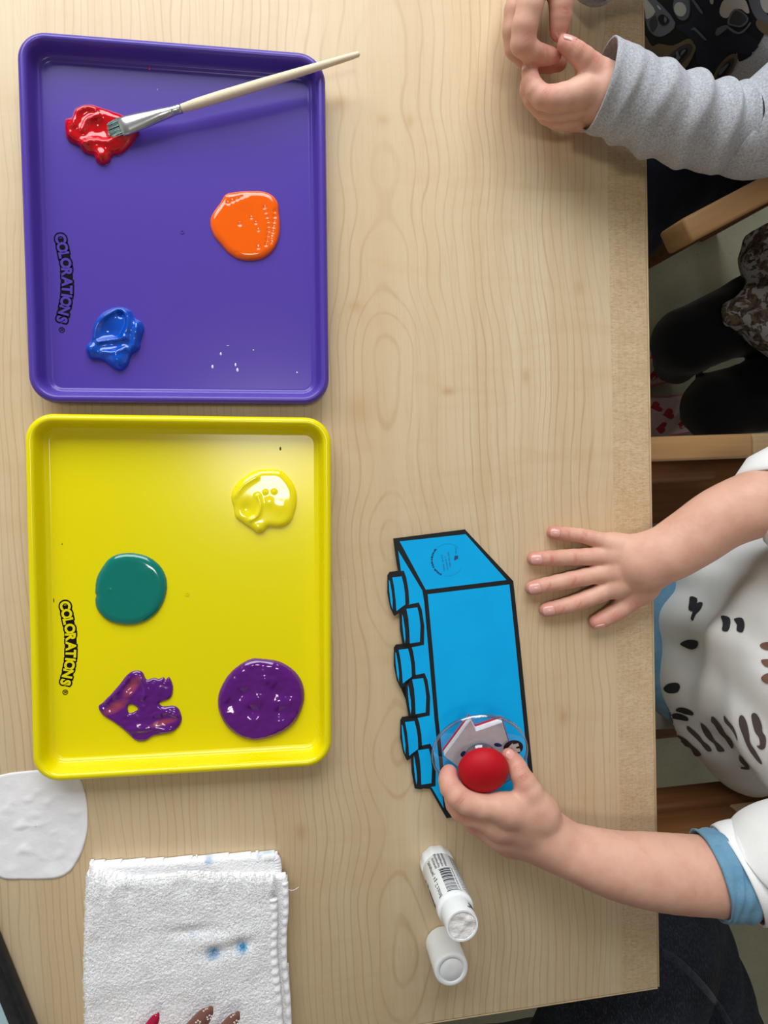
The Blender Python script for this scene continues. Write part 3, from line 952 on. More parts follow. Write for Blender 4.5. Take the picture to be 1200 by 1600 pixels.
    for q in pick:
        x = P[q, 0] + rnd.uniform(-.0006, .0006); y = P[q, 1] + rnd.uniform(-.0006, .0006); z = T + hz[q] - .0002
        a = rnd.uniform(0, 6.28); l = rnd.uniform(.0004, .0010); ca, sa = math.cos(a), math.sin(a)
        lean = rnd.uniform(.4, 1.2); w = .00013; i = len(V)
        for tt, up_ in ((0, 0), (.45, 1), (1, .55)):
            px, py, pz = x + ca * l * lean * tt, y + sa * l * lean * tt, z + l * .75 * up_
            V += [(px - sa * w, py + ca * w, pz), (px + sa * w, py - ca * w, pz)]
        Fc += [(i, i + 1, i + 3, i + 2), (i + 2, i + 3, i + 5, i + 4)]
    pile = obj('terry_pile', V, Fc, m, root)
    tag(pile, kind='stuff')
    # loose thread
    P_ = spline([tuple(W(x, y, .012)) for x, y in ((449, 1390), (458, 1391), (467, 1386))], False, 6)
    rings = []
    for i, p in enumerate(P_):
        r = .00022
        rings.append([Vector(p) + Vector((0, r * math.cos(q), r * math.sin(q))) for q in (0, 2.1, 4.2)])
    loft('loose_thread', rings, hem, root)


towel()


# ------------------------------------------------------------------ dark framed board, bottom left corner
def board():
    z = .009
    a = W(-6, 1466, z); b = W(49, 1602, z)
    d = (b - a); d.z = 0; d.normalize(); s = Vector((d.y, -d.x, 0))      # s points to the left of the edge
    if s.x > 0: s = -s
    org = a - d * .06
    ang = math.atan2(d.y, d.x)
    root = empty('tablet_computer', (org.x, org.y, T), ang)
    tag(root, 'black framed tablet with pale blue screen at the lower left corner', 'tablet')
    sy = 1 if s.dot(Vector((-d.y, d.x, 0))) > 0 else -1
    blk = noisy('black_plastic_frame', (.010, .010, .012), (.016, .017, .02), 200, .4)
    Lx, Ly = .26, .19 * sy
    def rr(x0, x1, y0, y1, r):
        w, h = abs(x1 - x0), abs(y1 - y0)
        return [((x0 + x1) / 2 + x, (y0 + y1) / 2 + y) for x, y in rrect(w, h, r, 6)]
    def ringl(ins, zz): return [Vector((x, y, zz)) for x, y in rr(ins, Lx - ins, sy * ins, Ly - sy * ins, .008)]
    prof = [(.0015, .0002), (0, .0015), (0, .007), (.001, .0085), (.0025, .009), (.0042, .009), (.005, .0082), (.0058, .0082), (.0066, .009), (.0132, .009), (.0140, .0084), (.0142, .0070)]
    o = loft('frame', [ringl(i, zz) for i, zz in prof], blk, root, True, True, True, True); sharp(o, 40)
    scr = base_mat('pale_blue_screen', srgb(170, 196, 204), .25, .5)
    P_ = ringl(.0143, .0078)
    obj('screen', P_ + [Vector((v.x, v.y, .0071)) for v in P_], [tuple(range(len(P_)))] + [(j, (j + 1) % len(P_), len(P_) + (j + 1) % len(P_), len(P_) + j) for j in range(len(P_))], scr, root, False, True)


board()


# ------------------------------------------------------------------ blue paper brick
def paper_brick():
    blue = noisy('blue_print', srgb(0, 176, 240), srgb(0, 170, 236), 40, .6, .2, .0001, 60)
    blk = noisy('black_print', srgb(16, 20, 24), srgb(22, 26, 30), 60, .5)
    x0, x1 = W(610, 1050, 0).x, W(830, 1050, 0).x
    def zt(x, y): return T + .0009 + .0030 * ((x1 - x) / (x1 - x0))
    xy = lambda L_: [tuple(W(px, py, .0012)[:2]) for px, py in L_]
    out = [(613.5, 841), (726, 827), (802, 908), (812, 1000), (820, 1080), (828, 1160), (838, 1258), (770, 1267), (697, 1277), (684, 1254), (671, 1231), (657, 1230), (650, 1218), (645, 1195), (644, 1176), (646, 1168), (638, 1183), (633, 1172), (627, 1145), (625, 1127), (627, 1119),
           (639, 1117), (634, 1094), (633, 1062), (637, 1056), (626, 1074), (620, 1062), (615, 1039), (615.5, 1011), (618.5, 1006), (629, 1008), (624.3, 984), (623.2, 952), (626, 946), (615, 961), (609, 949), (604.5, 926), (604.5, 898), (608, 893), (621, 891), (619, 880)]
    root = empty('paper_brick', (*xy([(720, 1050)])[0], T)); tag(root, 'blue paper toy brick cut-out with thick black outlines', 'paper craft')
    def zu(x, y): return zt(x, y) - .0005
    prism('backing', xy(out), zu, zt, blk, root)
    e = 6e-5
    def panel(L_, lift=1, name='printed_panel', mat=blue):
        return prism(name, xy(L_), lambda x, y: zt(x, y) - .0001, lambda x, y: zt(x, y) + e * lift, mat, root)
    z1 = lambda a, b: (580 + a * .23333, 800 + b * .23333)
    panel([z1(187, 195), z1(630, 148), z1(905, 455), z1(362, 518)])
    panel([z1(375, 548), z1(925, 485), (805, 1000), (813, 1080), (820, 1147), (829, 1250), (699.7, 1268.5), (692, 1195), (684.5, 1123), (676, 1020)])
    panel([z1(176, 255), z1(338, 522), (662, 940), (670, 1030), (678, 1123), (686, 1195), (692.5, 1261), (674, 1229), (657, 1222), (651, 1168), (643, 1115), (641, 1060), (632, 1005), (629, 950), (626, 893)])
    bodyA = [(137, 435), (200, 428), (213, 480), (222, 540), (225, 615), (190, 640), (165, 660), (160, 590), (150, 500)]
    lensA = [(114, 450), (121, 460), (133, 530), (140, 590), (139, 650), (126, 600), (117, 520)]
    blkA = [(105, 420), (120, 400), (215, 390), (232, 440), (246, 520), (252, 610), (215, 640), (190, 670), (150, 692), (125, 640), (105, 540)]
    bodyB = [(232, 645), (305, 635), (318, 690), (326, 760), (322, 865), (255, 875), (252, 800), (245, 710)]
    lensB = [(203, 680), (210, 700), (222, 780), (226, 840), (222, 875), (212, 820), (204, 740)]
    blkB = [(186, 650), (205, 625), (315, 602), (335, 650), (352, 760), (350, 885), (250, 905), (210, 900), (190, 790)]
    for k in range(3):
        for (bl, bo, le, dx, dy) in ((blkA, bodyA, lensA, 10.0, 112.5), (blkB, bodyB, lensB, 9.0, 110)):
            sh = lambda L_: [(x + dx * k, y + dy * k) for x, y in (z1(*p) for p in L_)]
            panel(sh(bl), 2, 'stud_outline', blk); panel(sh(bo), 3, 'stud_face'); panel(sh(le), 3, 'stud_edge')
    # faint round stamp
    ink = base_mat('blue_black_stamp_ink', srgb(20, 70, 110), .6); ink2 = base_mat('faint_stamp_ink', srgb(0, 128, 186), .6)
    C = (660 + 665 * .05833, 840 + 590 * .05833); R = 430 * .05833
    def mark(name, lists, w, mat, parent=root):
        parts = []
        for L_ in lists:
            q = xy(L_); V, Fc = ribbon(q, w, 0)
            parts.append(([(x, y, zt(x, y) + 2.2 * e) for x, y, z in V], Fc))
        return obj(name, *join_meshes(parts), mat, parent, False)
    arc = lambda a0, a1, r=R, n=26: [(C[0] + r * math.cos(math.radians(a0 + (a1 - a0) * k / n)), C[1] + r * math.sin(math.radians(a0 + (a1 - a0) * k / n))) for k in range(n + 1)]
    st = mark('stamp_mark', [arc(-130, -45), arc(30, 100)], .00022, ink2)
    rnd = random.Random(2)
    segs = []
    for k in range(16):
        a = 115 + k * 6.9
        segs.append(arc(a, a + 4.9, R, 2)); 
    seg2 = []
    for k in range(16):
        a = 115 + k * 6.9
        for rr_ in ([R - 1.6, R + 1.6], [R - 1.8, R + .3]):
            aa = a + rnd.choice([0, 4.4]); q = math.radians(aa)
            seg2.append([(C[0] + r * math.cos(q), C[1] + r * math.sin(q)) for r in rr_])
    mark('stamp_arc_lettering', segs, .0007, ink); mark('stamp_arc_lettering', seg2, .0006, ink)
    t1 = lambda a, b: (660 + a * .05833, 840 + b * .05833)
    for L_ in ([(500, 440), (540, 650), (575, 890)], [(595, 500), (640, 700), (665, 850)], [(680, 380), (710, 600), (740, 790)], [(885, 260), (890, 430)]):
        q = [t1(*p) for p in spline(L_, False, 10)]
        bits = [[q[i], q[i + 1]] for i in range(0, len(q) - 1) if rnd.random() < .85]
        mark('stamp_text_line', bits, .0011, ink2)
    hm = [t1(*p) for p in ((835, 600), (850, 480), (945, 475), (940, 560), (900, 575), (870, 600))]
    panel(hm, 3, 'stamp_house', ink)


paper_brick()


# ------------------------------------------------------------------ glue stick and cap
def ngon(c, r, z, n=48, ph=0): return [Vector((c.x + r * math.cos(2 * math.pi * k / n + ph), c.y + r * math.sin(2 * math.pi * k / n + ph), z)) for k in range(n)]


def glue():
    c = W(681, 1345, 0)
    wh = noisy('white_plastic', srgb(232, 236, 238), srgb(238, 241, 242), 40, .35)
    root = empty('glue_stick', c); tag(root, 'open white glue stick standing upright with barcode label', 'glue stick')
    # faceted twist base
    n = 48
    def fac(r, z, depth):
        return [Vector((c.x + (r - depth * (.5 - .5 * math.cos(10 * 2 * math.pi * k / n))) * math.cos(2 * math.pi * k / n), c.y + (r - depth * (.5 - .5 * math.cos(10 * 2 * math.pi * k / n))) * math.sin(2 * math.pi * k / n), z)) for k in range(n)]
    loft('twist_base', [fac(.0128, T, .0006), fac(.0136, T + .0008, .0008), fac(.0136, T + .011, .0008), fac(.0130, T + .0118, .0006)], wh, root)
    lathe('barrel', c, c + Vector((0, 0, 1)), [(.0118, .0120), (.0120, .0128), (.0126, .0131), (.062, .0131), (.0632, .0129), (.0640, .0121)], wh, root, 64)
    col = lathe('collar', c, c + Vector((0, 0, 1)), [(.0640, .0121), (.0646, .0116), (.0646, .0113), (.0805, .0113), (.0815, .0110), (.0815, .0098), (.0740, .0097)], wh, root, 64)
    sharp(col, 40)
    gm = noisy('glue_paste', srgb(226, 222, 220), srgb(238, 235, 232), 300, .5, .4, .0008, 350)
    rings = []
    for k in range(9):
        r = .0097 * (1 - k / 8) + .0001
        rings.append([Vector((c.x + r * math.cos(a), c.y + r * math.sin(a), T + .0806 + .0010 * noise.noise(Vector((r * math.cos(a) * 200, r * math.sin(a) * 200, 2))) + .0012 * math.exp(-((r * math.cos(a) - .004) ** 2 + (r * math.sin(a) - .004) ** 2) / 8e-6))) for a in [2 * math.pi * j / 40 for j in range(40)]])
    loft('glue', [[Vector((v.x, v.y, T + .075)) for v in rings[0]]] + rings, gm, root)
    # printed label: coordinates (angle around barrel, height)
    ink = base_mat('label_ink', srgb(32, 40, 48), .5); ink2 = base_mat('grey_label_ink', srgb(120, 132, 142), .5)
    view = math.atan2(-c.y, -c.x)      # the side of the barrel facing the camera
    def at(deg, z, r=.01315):
        a = view - math.radians(deg)
        return (c.x + r * math.cos(a), c.y + r * math.sin(a), T + z)
    def patch(d0, d1, z0, z1, r=.01316):
        n_ = max(2, int(abs(d1 - d0) / 6) + 1)
        V = []; Fc = []
        for k in range(n_ + 1):
            d = d0 + (d1 - d0) * k / n_
            V += [at(d, z0, r), at(d, z1, r)]
        for k in range(n_): Fc.append((2 * k, 2 * k + 2, 2 * k + 3, 2 * k + 1))
        return V, Fc
    # barcode: frame plus bars that run around the barrel
    rnd = random.Random(11)
    bars = []
    z = .0335
    while z < .0605:
        t = rnd.choice([.0004, .0006, .0009, .0016])
        bars.append(patch(-2, 34, z, min(z + t, .0605))); z += t + rnd.choice([.0004, .0006, .0008])
    bars.append(patch(-4, 46, .0326, .0331)); bars.append(patch(-4, 46, .0606, .0611))
    obj('barcode', *join_meshes(bars), ink, root)

    def text(lines, name, mat):
        parts = []
        for s, deg, z_end, size in lines:
            V, Fc = [], []
            cu = bpy.data.curves.new('t', 'FONT'); cu.body = s; cu.size = size; cu.offset = size * .02; cu.resolution_u = 2
            o = bpy.data.objects.new('t', cu); COL.objects.link(o)
            dg = bpy.context.evaluated_depsgraph_get(); dg.update()
            me = bpy.data.meshes.new_from_object(o.evaluated_get(dg))
            for v in me.vertices:
                # text runs down from the top of the barrel towards its base, letter tops towards smaller angles
                V.append(at(deg - math.degrees(v.co.y / .0131), z_end - v.co.x))
            Fc = [tuple(p.vertices) for p in me.polygons]
            bpy.data.objects.remove(o); bpy.data.curves.remove(cu); bpy.data.meshes.remove(me)
            parts.append((V, Fc))
        return obj(name, *join_meshes(parts), mat, root, False)
    text([('Einhalt: 21 g e  permanent.', -22, .0610, .0042)], 'label_text', ink)
    fine = []
    for deg, z0, z1 in ((-9, .016, .030), (2, .012, .0305), (14, .013, .0305), (26, .013, .0305)):
        z = z0
        while z < z1:
            l = rnd.choice([.0008, .0014, .002]); 
            k = 0
            zz = z
            while zz < min(z + l, z1):
                fine.append(patch(deg - 3 + rnd.uniform(-1, 1), deg + 4 + rnd.uniform(-2, 2), zz, zz + .00035)); zz += .00062
            z += l + .0006
    obj('label_small_print', *join_meshes(fine), ink, root)
    fine = []
    for deg in (40, 54, 62, 70, 78):
        z = .014
        while z < .060:
            l = rnd.choice([.001, .0016, .0024])
            if not (deg == 40 and z < .033): fine.append(patch(deg - 2.2, deg + 2.2, z, min(z + l, .061)))
            z += l + .0008
    obj('label_grey_print', *join_meshes(fine), ink2, root)
    side = [patch(-86, -72, .022, .026), patch(-80, -66, .030, .034), patch(-84, -68, .036, .052), patch(-80, -66, .053, .058)]
    obj('label_dark_lettering', *join_meshes(side), ink, root)
    small = []
    for k in range(7): small.append(patch(58 + k * 3.2, 60 + k * 3.2, .070 + .0005 * (k % 2), .0765, .0114))
    small.append(patch(48, 58, .0755, .0768, .0114))
    obj('collar_print', *join_meshes(small), ink, root)

    c2 = W(690, 1478, 0)
    c2 = Vector((.1112, -.3772, T))
    cr = empty('glue_lid', c2); tag(cr, 'white round glue stick cap standing beside the glue stick', 'cap')
    sharp(lathe('cap_shell', c2, c2 + Vector((0, 0, 1)), [(0, .0122), (.0006, .0132), (.030, .0131), (.0318, .0128), (.0326, .0120), (.0326, .0096), (.0322, .0092), (.0316, .0090)], wh, cr, 64), 50)
    lathe('cap_disc', c2, c2 + Vector((0, 0, 1)), [(.0300, .0089), (.0318, .0089), (.0322, .0086), (.0323, .002)], wh, cr, 48)


glue()


# ------------------------------------------------------------------ stamper
SN = Vector((-.12, -.36, .93)).normalized()
SCN = W(749.5, 1177, .026)


def thin_clear(name, tint, gloss):
    m = bpy.data.materials.new(name); t, N, L = nt(m)
    N.remove(N['Principled BSDF']); out = N['Material Output']; m.use_transparent_shadow = True
    tr = add(N, 'ShaderNodeBsdfTransparent'); tr.inputs['Color'].default_value = (*tint, 1)
    gl = add(N, 'ShaderNodeBsdfGlossy'); gl.inputs['Roughness'].default_value = .06
    fr = add(N, 'ShaderNodeLayerWeight'); fr.inputs['Blend'].default_value = .25
    mx = add(N, 'ShaderNodeMixShader')
    L.new(math_n(N, L, 'MULTIPLY_ADD', fr.outputs['Facing'], .16, gloss * .35, True), mx.inputs[0]); L.new(tr.outputs[0], mx.inputs[1]); L.new(gl.outputs[0], mx.inputs[2]); L.new(mx.outputs[0], out.inputs['Surface'])
    return m


def stamper():
    clear = thin_clear('clear_acrylic', (.93, .955, .985), .14)
    red = noisy('red_rubber_knob', srgb(190, 6, 26), srgb(182, 4, 22), 60, .60, .3)
    root = empty('foam_stamper', SCN); tag(root, 'clear disc stamper with red ball knob held in a hand', 'stamp')
    R = .0362
    s0, u0 = frame_of(SN)
    sharp(loft('disc', [[SCN + SN * t + s0 * (r * math.cos(2 * math.pi * k / 72)) + u0 * (r * math.sin(2 * math.pi * k / 72)) for k in range(72)] for t, r in ((-.0016, R - .0006), (-.0010, R), (.0010, R), (.0016, R - .0006), (.0016, R - .0010), (.0016, R - .004))], clear, root, False, True), 30)
    rp = [(-.0017, R - .0004), (-.0012, R + .0003), (.0012, R + .0003), (.0017, R - .0004), (.0017, R - .0009), (-.0017, R - .0009), (-.0017, R - .0004)]
    loft('disc_rim', [[SCN + SN * t + s0 * (r * math.cos(2 * math.pi * k / 72)) + u0 * (r * math.sin(2 * math.pi * k / 72)) for k in range(72)] for t, r in rp], thin_clear('clear_rim', (.80, .86, .92), 1.0), root, False, False)
    neckm = thin_clear('clear_neck', (.72, .76, .82), .35)
    lathe('neck', SCN, SCN + SN, [(.0017, .0115), (.003, .0105), (.006, .0092), (.0095, .0090)], neckm, root, 40)
    lathe('knob', SCN, SCN + SN, [(.0085, .006), (.0088, .010), (.0098, .0140), (.0118, .0168), (.0145, .0184), (.0175, .0187), (.0208, .0178), (.0240, .0156), (.0264, .0126), (.0280, .0088), (.0287, .0045), (.0289, .0005)], red, root, 48)
    foam = noisy('white_foam', srgb(236, 228, 230), srgb(242, 238, 238), 200, .9, .1, .0002, 900)
    redf = noisy('red_painted_foam', srgb(205, 20, 40), srgb(190, 14, 30), 200, .5)
    pl = [(694, 1181), (735, 1126), (744, 1143), (785, 1129), (796, 1165), (792, 1200), (764, 1219), (717, 1199)]
    top = SCN - SN * .0021
    def foam_layer(name, d0, d1, grow, mat):
        P_ = [ray_plane(x, y, top, SN) for x, y in pl]; cc = sum(P_, Vector()) / len(P_)
        P_ = [cc + (p - cc) * grow for p in P_]
        n = len(P_); V = [p - SN * d0 for p in P_] + [p - SN * d1 for p in P_]
        ax = P_[0] - cc; ax.normalize(); ay = SN.cross(ax)
        tr = tessellate_polygon([[Vector(((p - cc).dot(ax), (p - cc).dot(ay), 0)) for p in P_]])
        Fc = [tuple(t) for t in tr] + [tuple(n + i for i in reversed(t)) for t in tr] + [(j, (j + 1) % n, n + (j + 1) % n, n + j) for j in range(n)]
        return fix_normals(obj(name, V, Fc, mat, root, False))
    foam_layer('foam_shape', 0, .0052, 1, foam)
    foam_layer('painted_foam_face', .0053, .0068, 1.03, redf)
    dk = base_mat('dark_blue_eye', srgb(30, 50, 120), .5)
    s_, u_ = frame_of(SN)
    for (px, py, a, b) in ((724, 1178, 4.5, 6.5), (778, 1164, 7, 4)):
        p = ray_plane(px, py, SCN - SN * .00195, SN)
        obj('foam_eye', [p + s_ * (.00045 * a * math.cos(q)) + u_ * (.00045 * b * math.sin(q)) for q in [2 * math.pi * k / 20 for k in range(20)]], [tuple(range(20))], dk, root, False)
    # round sticker with a little house
    bl = base_mat('black_sticker', (.008, .008, .012), .35); wt = base_mat('sticker_white', srgb(205, 200, 196), .5)
    def flat(name, px_pts, lift, mat):
        P_ = [ray_plane(x, y, SCN + SN * lift, SN) for x, y in px_pts]
        tr = tessellate_polygon([[Vector((x, y, 0)) for x, y in px_pts]])
        return fix_normals(obj(name, P_, [tuple(t) for t in tr], mat, root, False))
    cc = ray_plane(802, 1168.5, SCN + SN * .0018, SN)
    obj('sticker', [cc + s_ * (.0074 * math.cos(q)) + u_ * (.0074 * math.sin(q)) for q in [2 * math.pi * k / 36 for k in range(36)]], [tuple(range(36))], bl, root, False)
    z7 = lambda L_: [(760 + a / 15, 1140 + b / 15) for a, b in L_]
    flat('sticker_house', z7([(480, 455), (610, 318), (625, 345), (745, 320), (765, 385), (690, 415), (700, 445), (780, 440), (800, 522), (690, 530), (600, 560), (510, 560)]), .0021, wt)
    flat('sticker_dot', z7([(580 + 34 * math.cos(q), 458 + 26 * math.sin(q)) for q in [2 * math.pi * k / 16 for k in range(16)]]), .0023, bl)


stamper()


# ------------------------------------------------------------------ chairs
WOODA = chair_wood('beech_top', srgb(176, 134, 88), srgb(192, 150, 104))
WOODB = chair_wood('beech_end', srgb(168, 140, 102), srgb(186, 160, 122))
WOODC = chair_wood('brown_chair_wood', srgb(120, 76, 40), srgb(140, 92, 52))


def make_chair(label, loc, rz, lx=-.15, south=None, off=0.0):
    """child's armchair; local x points backwards, seat centre at the origin, floor at z = 0"""
    t = empty('child_chair', loc, rz); tag(t, label, 'chair', 'small wooden armchairs')
    b = lambda n, lo, hi, m, bv=.004: box(n, lo, hi, m, t, bv, True)
    hw = .181; south = south or WOODA
    for s in (-1, 1):
        y0, y1 = sorted((s * (hw - .011), s * (hw + .011)))
        b('armrest', (-.17, y0, .440), (.009, y1, .480), south if s < 0 else WOODA, .003)
        b('arm_block', (.0095, y0, .438), (.222, y1, .478), WOODB, .003)
        b('leg', (lx, y0, 0), (lx + .034, y1, .4395), WOODC); b('leg', (.180, y0, 0), (.215, y1, .4375), WOODC)
        yi0, yi1 = sorted((s * (hw - .033), s * (hw - .0115)))
        b('seat_rail', (-.022, yi0, .225), (.200, yi1, .262), WOODC)
        of = off if s > 0 else 0.0
        ya, yb = sorted((s * (hw - of - .010), s * (hw - of + .010)))
        b('arm_rail', (lx + (.0345 if of == 0 else .0), ya, .385), (.1795 if of == 0 else .012, yb, .425), WOODC, .006)
    b('seat', (-.030, -.169, .2625), (.205, .169, .280), WOODC, .006)
    b('backrest', (.198, -.1695, .36), (.214, .1695, .47), WOODA)
    b('back_rail', (.198, -.1695, .29), (.213, .1695, .32), WOODC)
    b('cross_stretcher', (.186, -.1695, .09), (.208, .1695, .125), WOODC)
    return t


CB = (.4145, -.1715)
make_chair('small wooden armchair under the child pressing the stamper', (CB[0], CB[1], 0), 0, -.15, WOODC, .0225)  # south armrest in darker wood: shade beside the child put into its colour
CA = Vector((.45, .37, 0))
make_chair('small wooden armchair under the child in the grey shirt', (.4355, .436, 0), math.radians(26), -.06)


# ------------------------------------------------------------------ people
def add_flush_shade(o, pts):
    """redder skin at finger tips and knuckles, with crease shade painted in: list of (point, radius, strength)"""
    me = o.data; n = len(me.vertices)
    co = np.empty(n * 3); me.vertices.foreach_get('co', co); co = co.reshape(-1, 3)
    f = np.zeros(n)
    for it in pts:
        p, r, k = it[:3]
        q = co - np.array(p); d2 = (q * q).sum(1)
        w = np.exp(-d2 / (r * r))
        if len(it) > 3: w = w * np.exp(-((q @ np.array(it[3])) / it[4]) ** 2)      # crease shade painted as a line across a joint
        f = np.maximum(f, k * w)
    at = me.attributes.new('flush_shade', 'FLOAT', 'POINT'); at.data.foreach_set('value', f.astype(np.float32))


SKIN = skin_mat('child_skin', srgb(220, 172, 150), srgb(208, 156, 134), srgb(196, 108, 98))
NAIL = base_mat('fingernail', srgb(222, 162, 152), .22, .5, Coat_Weight=.25)


def nail(parent, tip, back, up, w, l, mat=NAIL, name='fingernail', lift=0.0, flat=.20, point=0.0, n=9, drop=None):
    """curved plate: tip = free edge centre, back = direction towards the knuckle"""
    back = back.normalized(); s = back.cross(up).normalized(); u = s.cross(back).normalized()
    V, Fc = [], []
    K = 10
    for i in range(K + 1):
        v = i / K
        ws = min(1, (math.sqrt(max(0, 1 - (1 - min(v / .30, 1)) ** 2))) * (1 - point) + point * math.sin(min(v / .75, 1) * math.pi / 2)) * (1 - .18 * max(0, (v - .75) / .25) ** 2)
        ws = max(ws, .12)
        for j in range(n):
            q = (j / (n - 1) * 2 - 1) * ws
            V.append(tip + back * (l * v) + s * (q * w / 2) + u * (-flat * w * q * q + lift - (.10 * l if drop is None else drop) * (1 - v) ** 2))
    for i in range(K):
        for j in range(n - 1):
            a = i * n + j
            Fc.append((a, a + 1, a + n + 1, a + n))
    o = obj(name, V, Fc, mat, parent)
    bm = bmesh.new(); bm.from_mesh(o.data)
    bmesh.ops.recalc_face_normals(bm, faces=bm.faces)
    if sum((f.normal.dot(u) for f in bm.faces)) < 0: bmesh.ops.reverse_faces(bm, faces=bm.faces)
    bm.to_mesh(o.data); bm.free()
    sd = o.modifiers.new('thickness', 'SOLIDIFY'); sd.thickness = .0006; sd.offset = 1
    return o


def chain(lst):
    """(px, py, h_mm, r_mm) joints from knuckle to tip; the last one is the far end of the fingertip"""
    J = [(W(px, py, h / 1000), r / 1000) for px, py, h, r in lst]
    (a, ra), (b, rb) = J[-2], J[-1]
    d = (b - a).normalized()
    J[-1] = (b - d * rb, rb)
    return smooth_chain(J, 2)


def smooth_chain(J, n):
    q = spline([(*p, r) for p, r in J], False, n)
    return [(Vector(p[:3]), p[3]) for p in q]


def limb(lst, n=4):
    """arm as one smooth tapering chain of (px, py, h_mm, r_mm) or (Vector, r)"""
    J = [(p[0], p[1]) if len(p) == 2 else (W(p[0], p[1], p[2] / 1000), p[3] / 1000) for p in lst]
    return smooth_chain(J, n)


def C(p0, p1):
    return ('c', W(p0[0], p0[1], p0[2] / 1000), W(p1[0], p1[1], p1[2] / 1000), p0[3] / 1000, p1[3] / 1000)


def cv(a, b, ra, rb): return ('c', Vector(a), Vector(b), ra, rb)


def joint_flush_shade(ch, strength=.75):
    """reddish tip and painted crease-shade lines for a smoothed finger chain (two spans per joint)"""
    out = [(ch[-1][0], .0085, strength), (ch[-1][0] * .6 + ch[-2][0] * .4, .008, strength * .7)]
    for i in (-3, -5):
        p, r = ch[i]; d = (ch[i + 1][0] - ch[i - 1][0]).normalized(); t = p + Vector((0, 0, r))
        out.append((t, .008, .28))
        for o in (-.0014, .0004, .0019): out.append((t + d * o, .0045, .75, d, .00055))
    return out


def largest_piece(V, Fc):
    up = list(range(len(V)))
    def root(i):
        while up[i] != i: up[i] = up[up[i]]; i = up[i]
        return i
    for f in Fc:
        for i in f[1:]: up[root(i)] = root(f[0])
    cnt = {}
    for f in Fc: cnt[root(f[0])] = cnt.get(root(f[0]), 0) + 1
    best = max(cnt, key=cnt.get)
    Fc = [f for f in Fc if root(f[0]) == best]
    ids = {}
    for f in Fc:
        for i in f: ids.setdefault(i, len(ids))
    return [V[i] for i in ids], [tuple(ids[i] for i in f) for f in Fc]


def decal(name, polys, target_bvh, mat, parent, lift=.0008, maxe=5.0):
    """flat print laid on a garment: photo polygons projected on the garment's own surface"""
    last = None
    for pl in polys:
        pl = spline(pl, True, 3)
        tr = tessellate_polygon([[Vector((x, y, 0)) for x, y in pl]])
        tris = [[Vector((*pl[i], 0)) for i in t] for t in tr]
        while max((t[i] - t[i - 1]).length for t in tris for i in range(3)) > maxe:
            nx = []
            for a, b_, c in tris:
                ab, bc, ca = (a + b_) / 2, (b_ + c) / 2, (c + a) / 2
                nx += [[a, ab, ca], [ab, b_, bc], [ca, bc, c], [ab, bc, ca]]
            tris = nx
        idx = {}; V = []; Fc = []
        def vid(p):
            k = (round(p.x, 3), round(p.y, 3))
            if k not in idx:
                d = (CR * ((p.x - 600) / F) - CU * ((p.y - 800) / F) + CF).normalized()
                loc, nrm, _, _ = target_bvh.ray_cast(CAM, d)
                if loc is None: idx[k] = -1
                else:
                    if nrm.dot(d) > 0: nrm = -nrm
                    idx[k] = len(V); V.append(loc + nrm * lift)
            return idx[k]
        for t in tris:
            q = [vid(p) for p in t]
            if min(q) < 0: continue
            a, b_, c = (V[i] for i in q)
            if max((a - b_).length, (b_ - c).length, (c - a).length) > .035: continue
            Fc.append(tuple(q))
        if Fc: last = obj(name, *largest_piece(V, Fc), mat, parent)
    return last


def bvh_of(o):
    me = o.data; m = mw(o)
    return BVHTree.FromPolygons([m @ v.co for v in me.vertices], [tuple(p.vertices) for p in me.polygons])


def garment(name, core, step, mat, parent, k=.03, fold=None, cut=None):
    """cloth as an implicit surface around the body with folds"""
    base = body_field(core, [], k)
    def f(P):
        d = base(P)
        if fold is not None: d = d - fold(P)
        if cut is not None: d = np.maximum(d, cut(P))
        return d
    V, Q = surface(f, *bounds(core, [], .03), step, 8, .012)
    return obj(name, V.tolist(), Q.tolist(), mat, parent)


def folds(scale, amp, seed, stretch=(1, 1, 1)):
    """sum of directional waves with warped phase, cheap and vectorised"""
    rng = np.random.default_rng(seed)
    dirs = rng.normal(size=(7, 3)); dirs /= np.linalg.norm(dirs, axis=1)[:, None]
    ph = rng.uniform(0, 6.28, 7); fr = rng.uniform(.6, 1.6, 7) * scale
    st = np.array(stretch)
    def f(P):
        Q = P * st
        w = np.sin(Q @ dirs[5] * scale * .5 + ph[5]) * 1.2 + np.sin(Q @ dirs[6] * scale * .7 + ph[6])
        s = 0
        for i in range(5): s = s + np.abs(np.sin(Q @ dirs[i] * fr[i] + ph[i] + w * .8)) ** 1.5
        return (amp * (s / 5 - .5)).astype(np.float32)
    return f


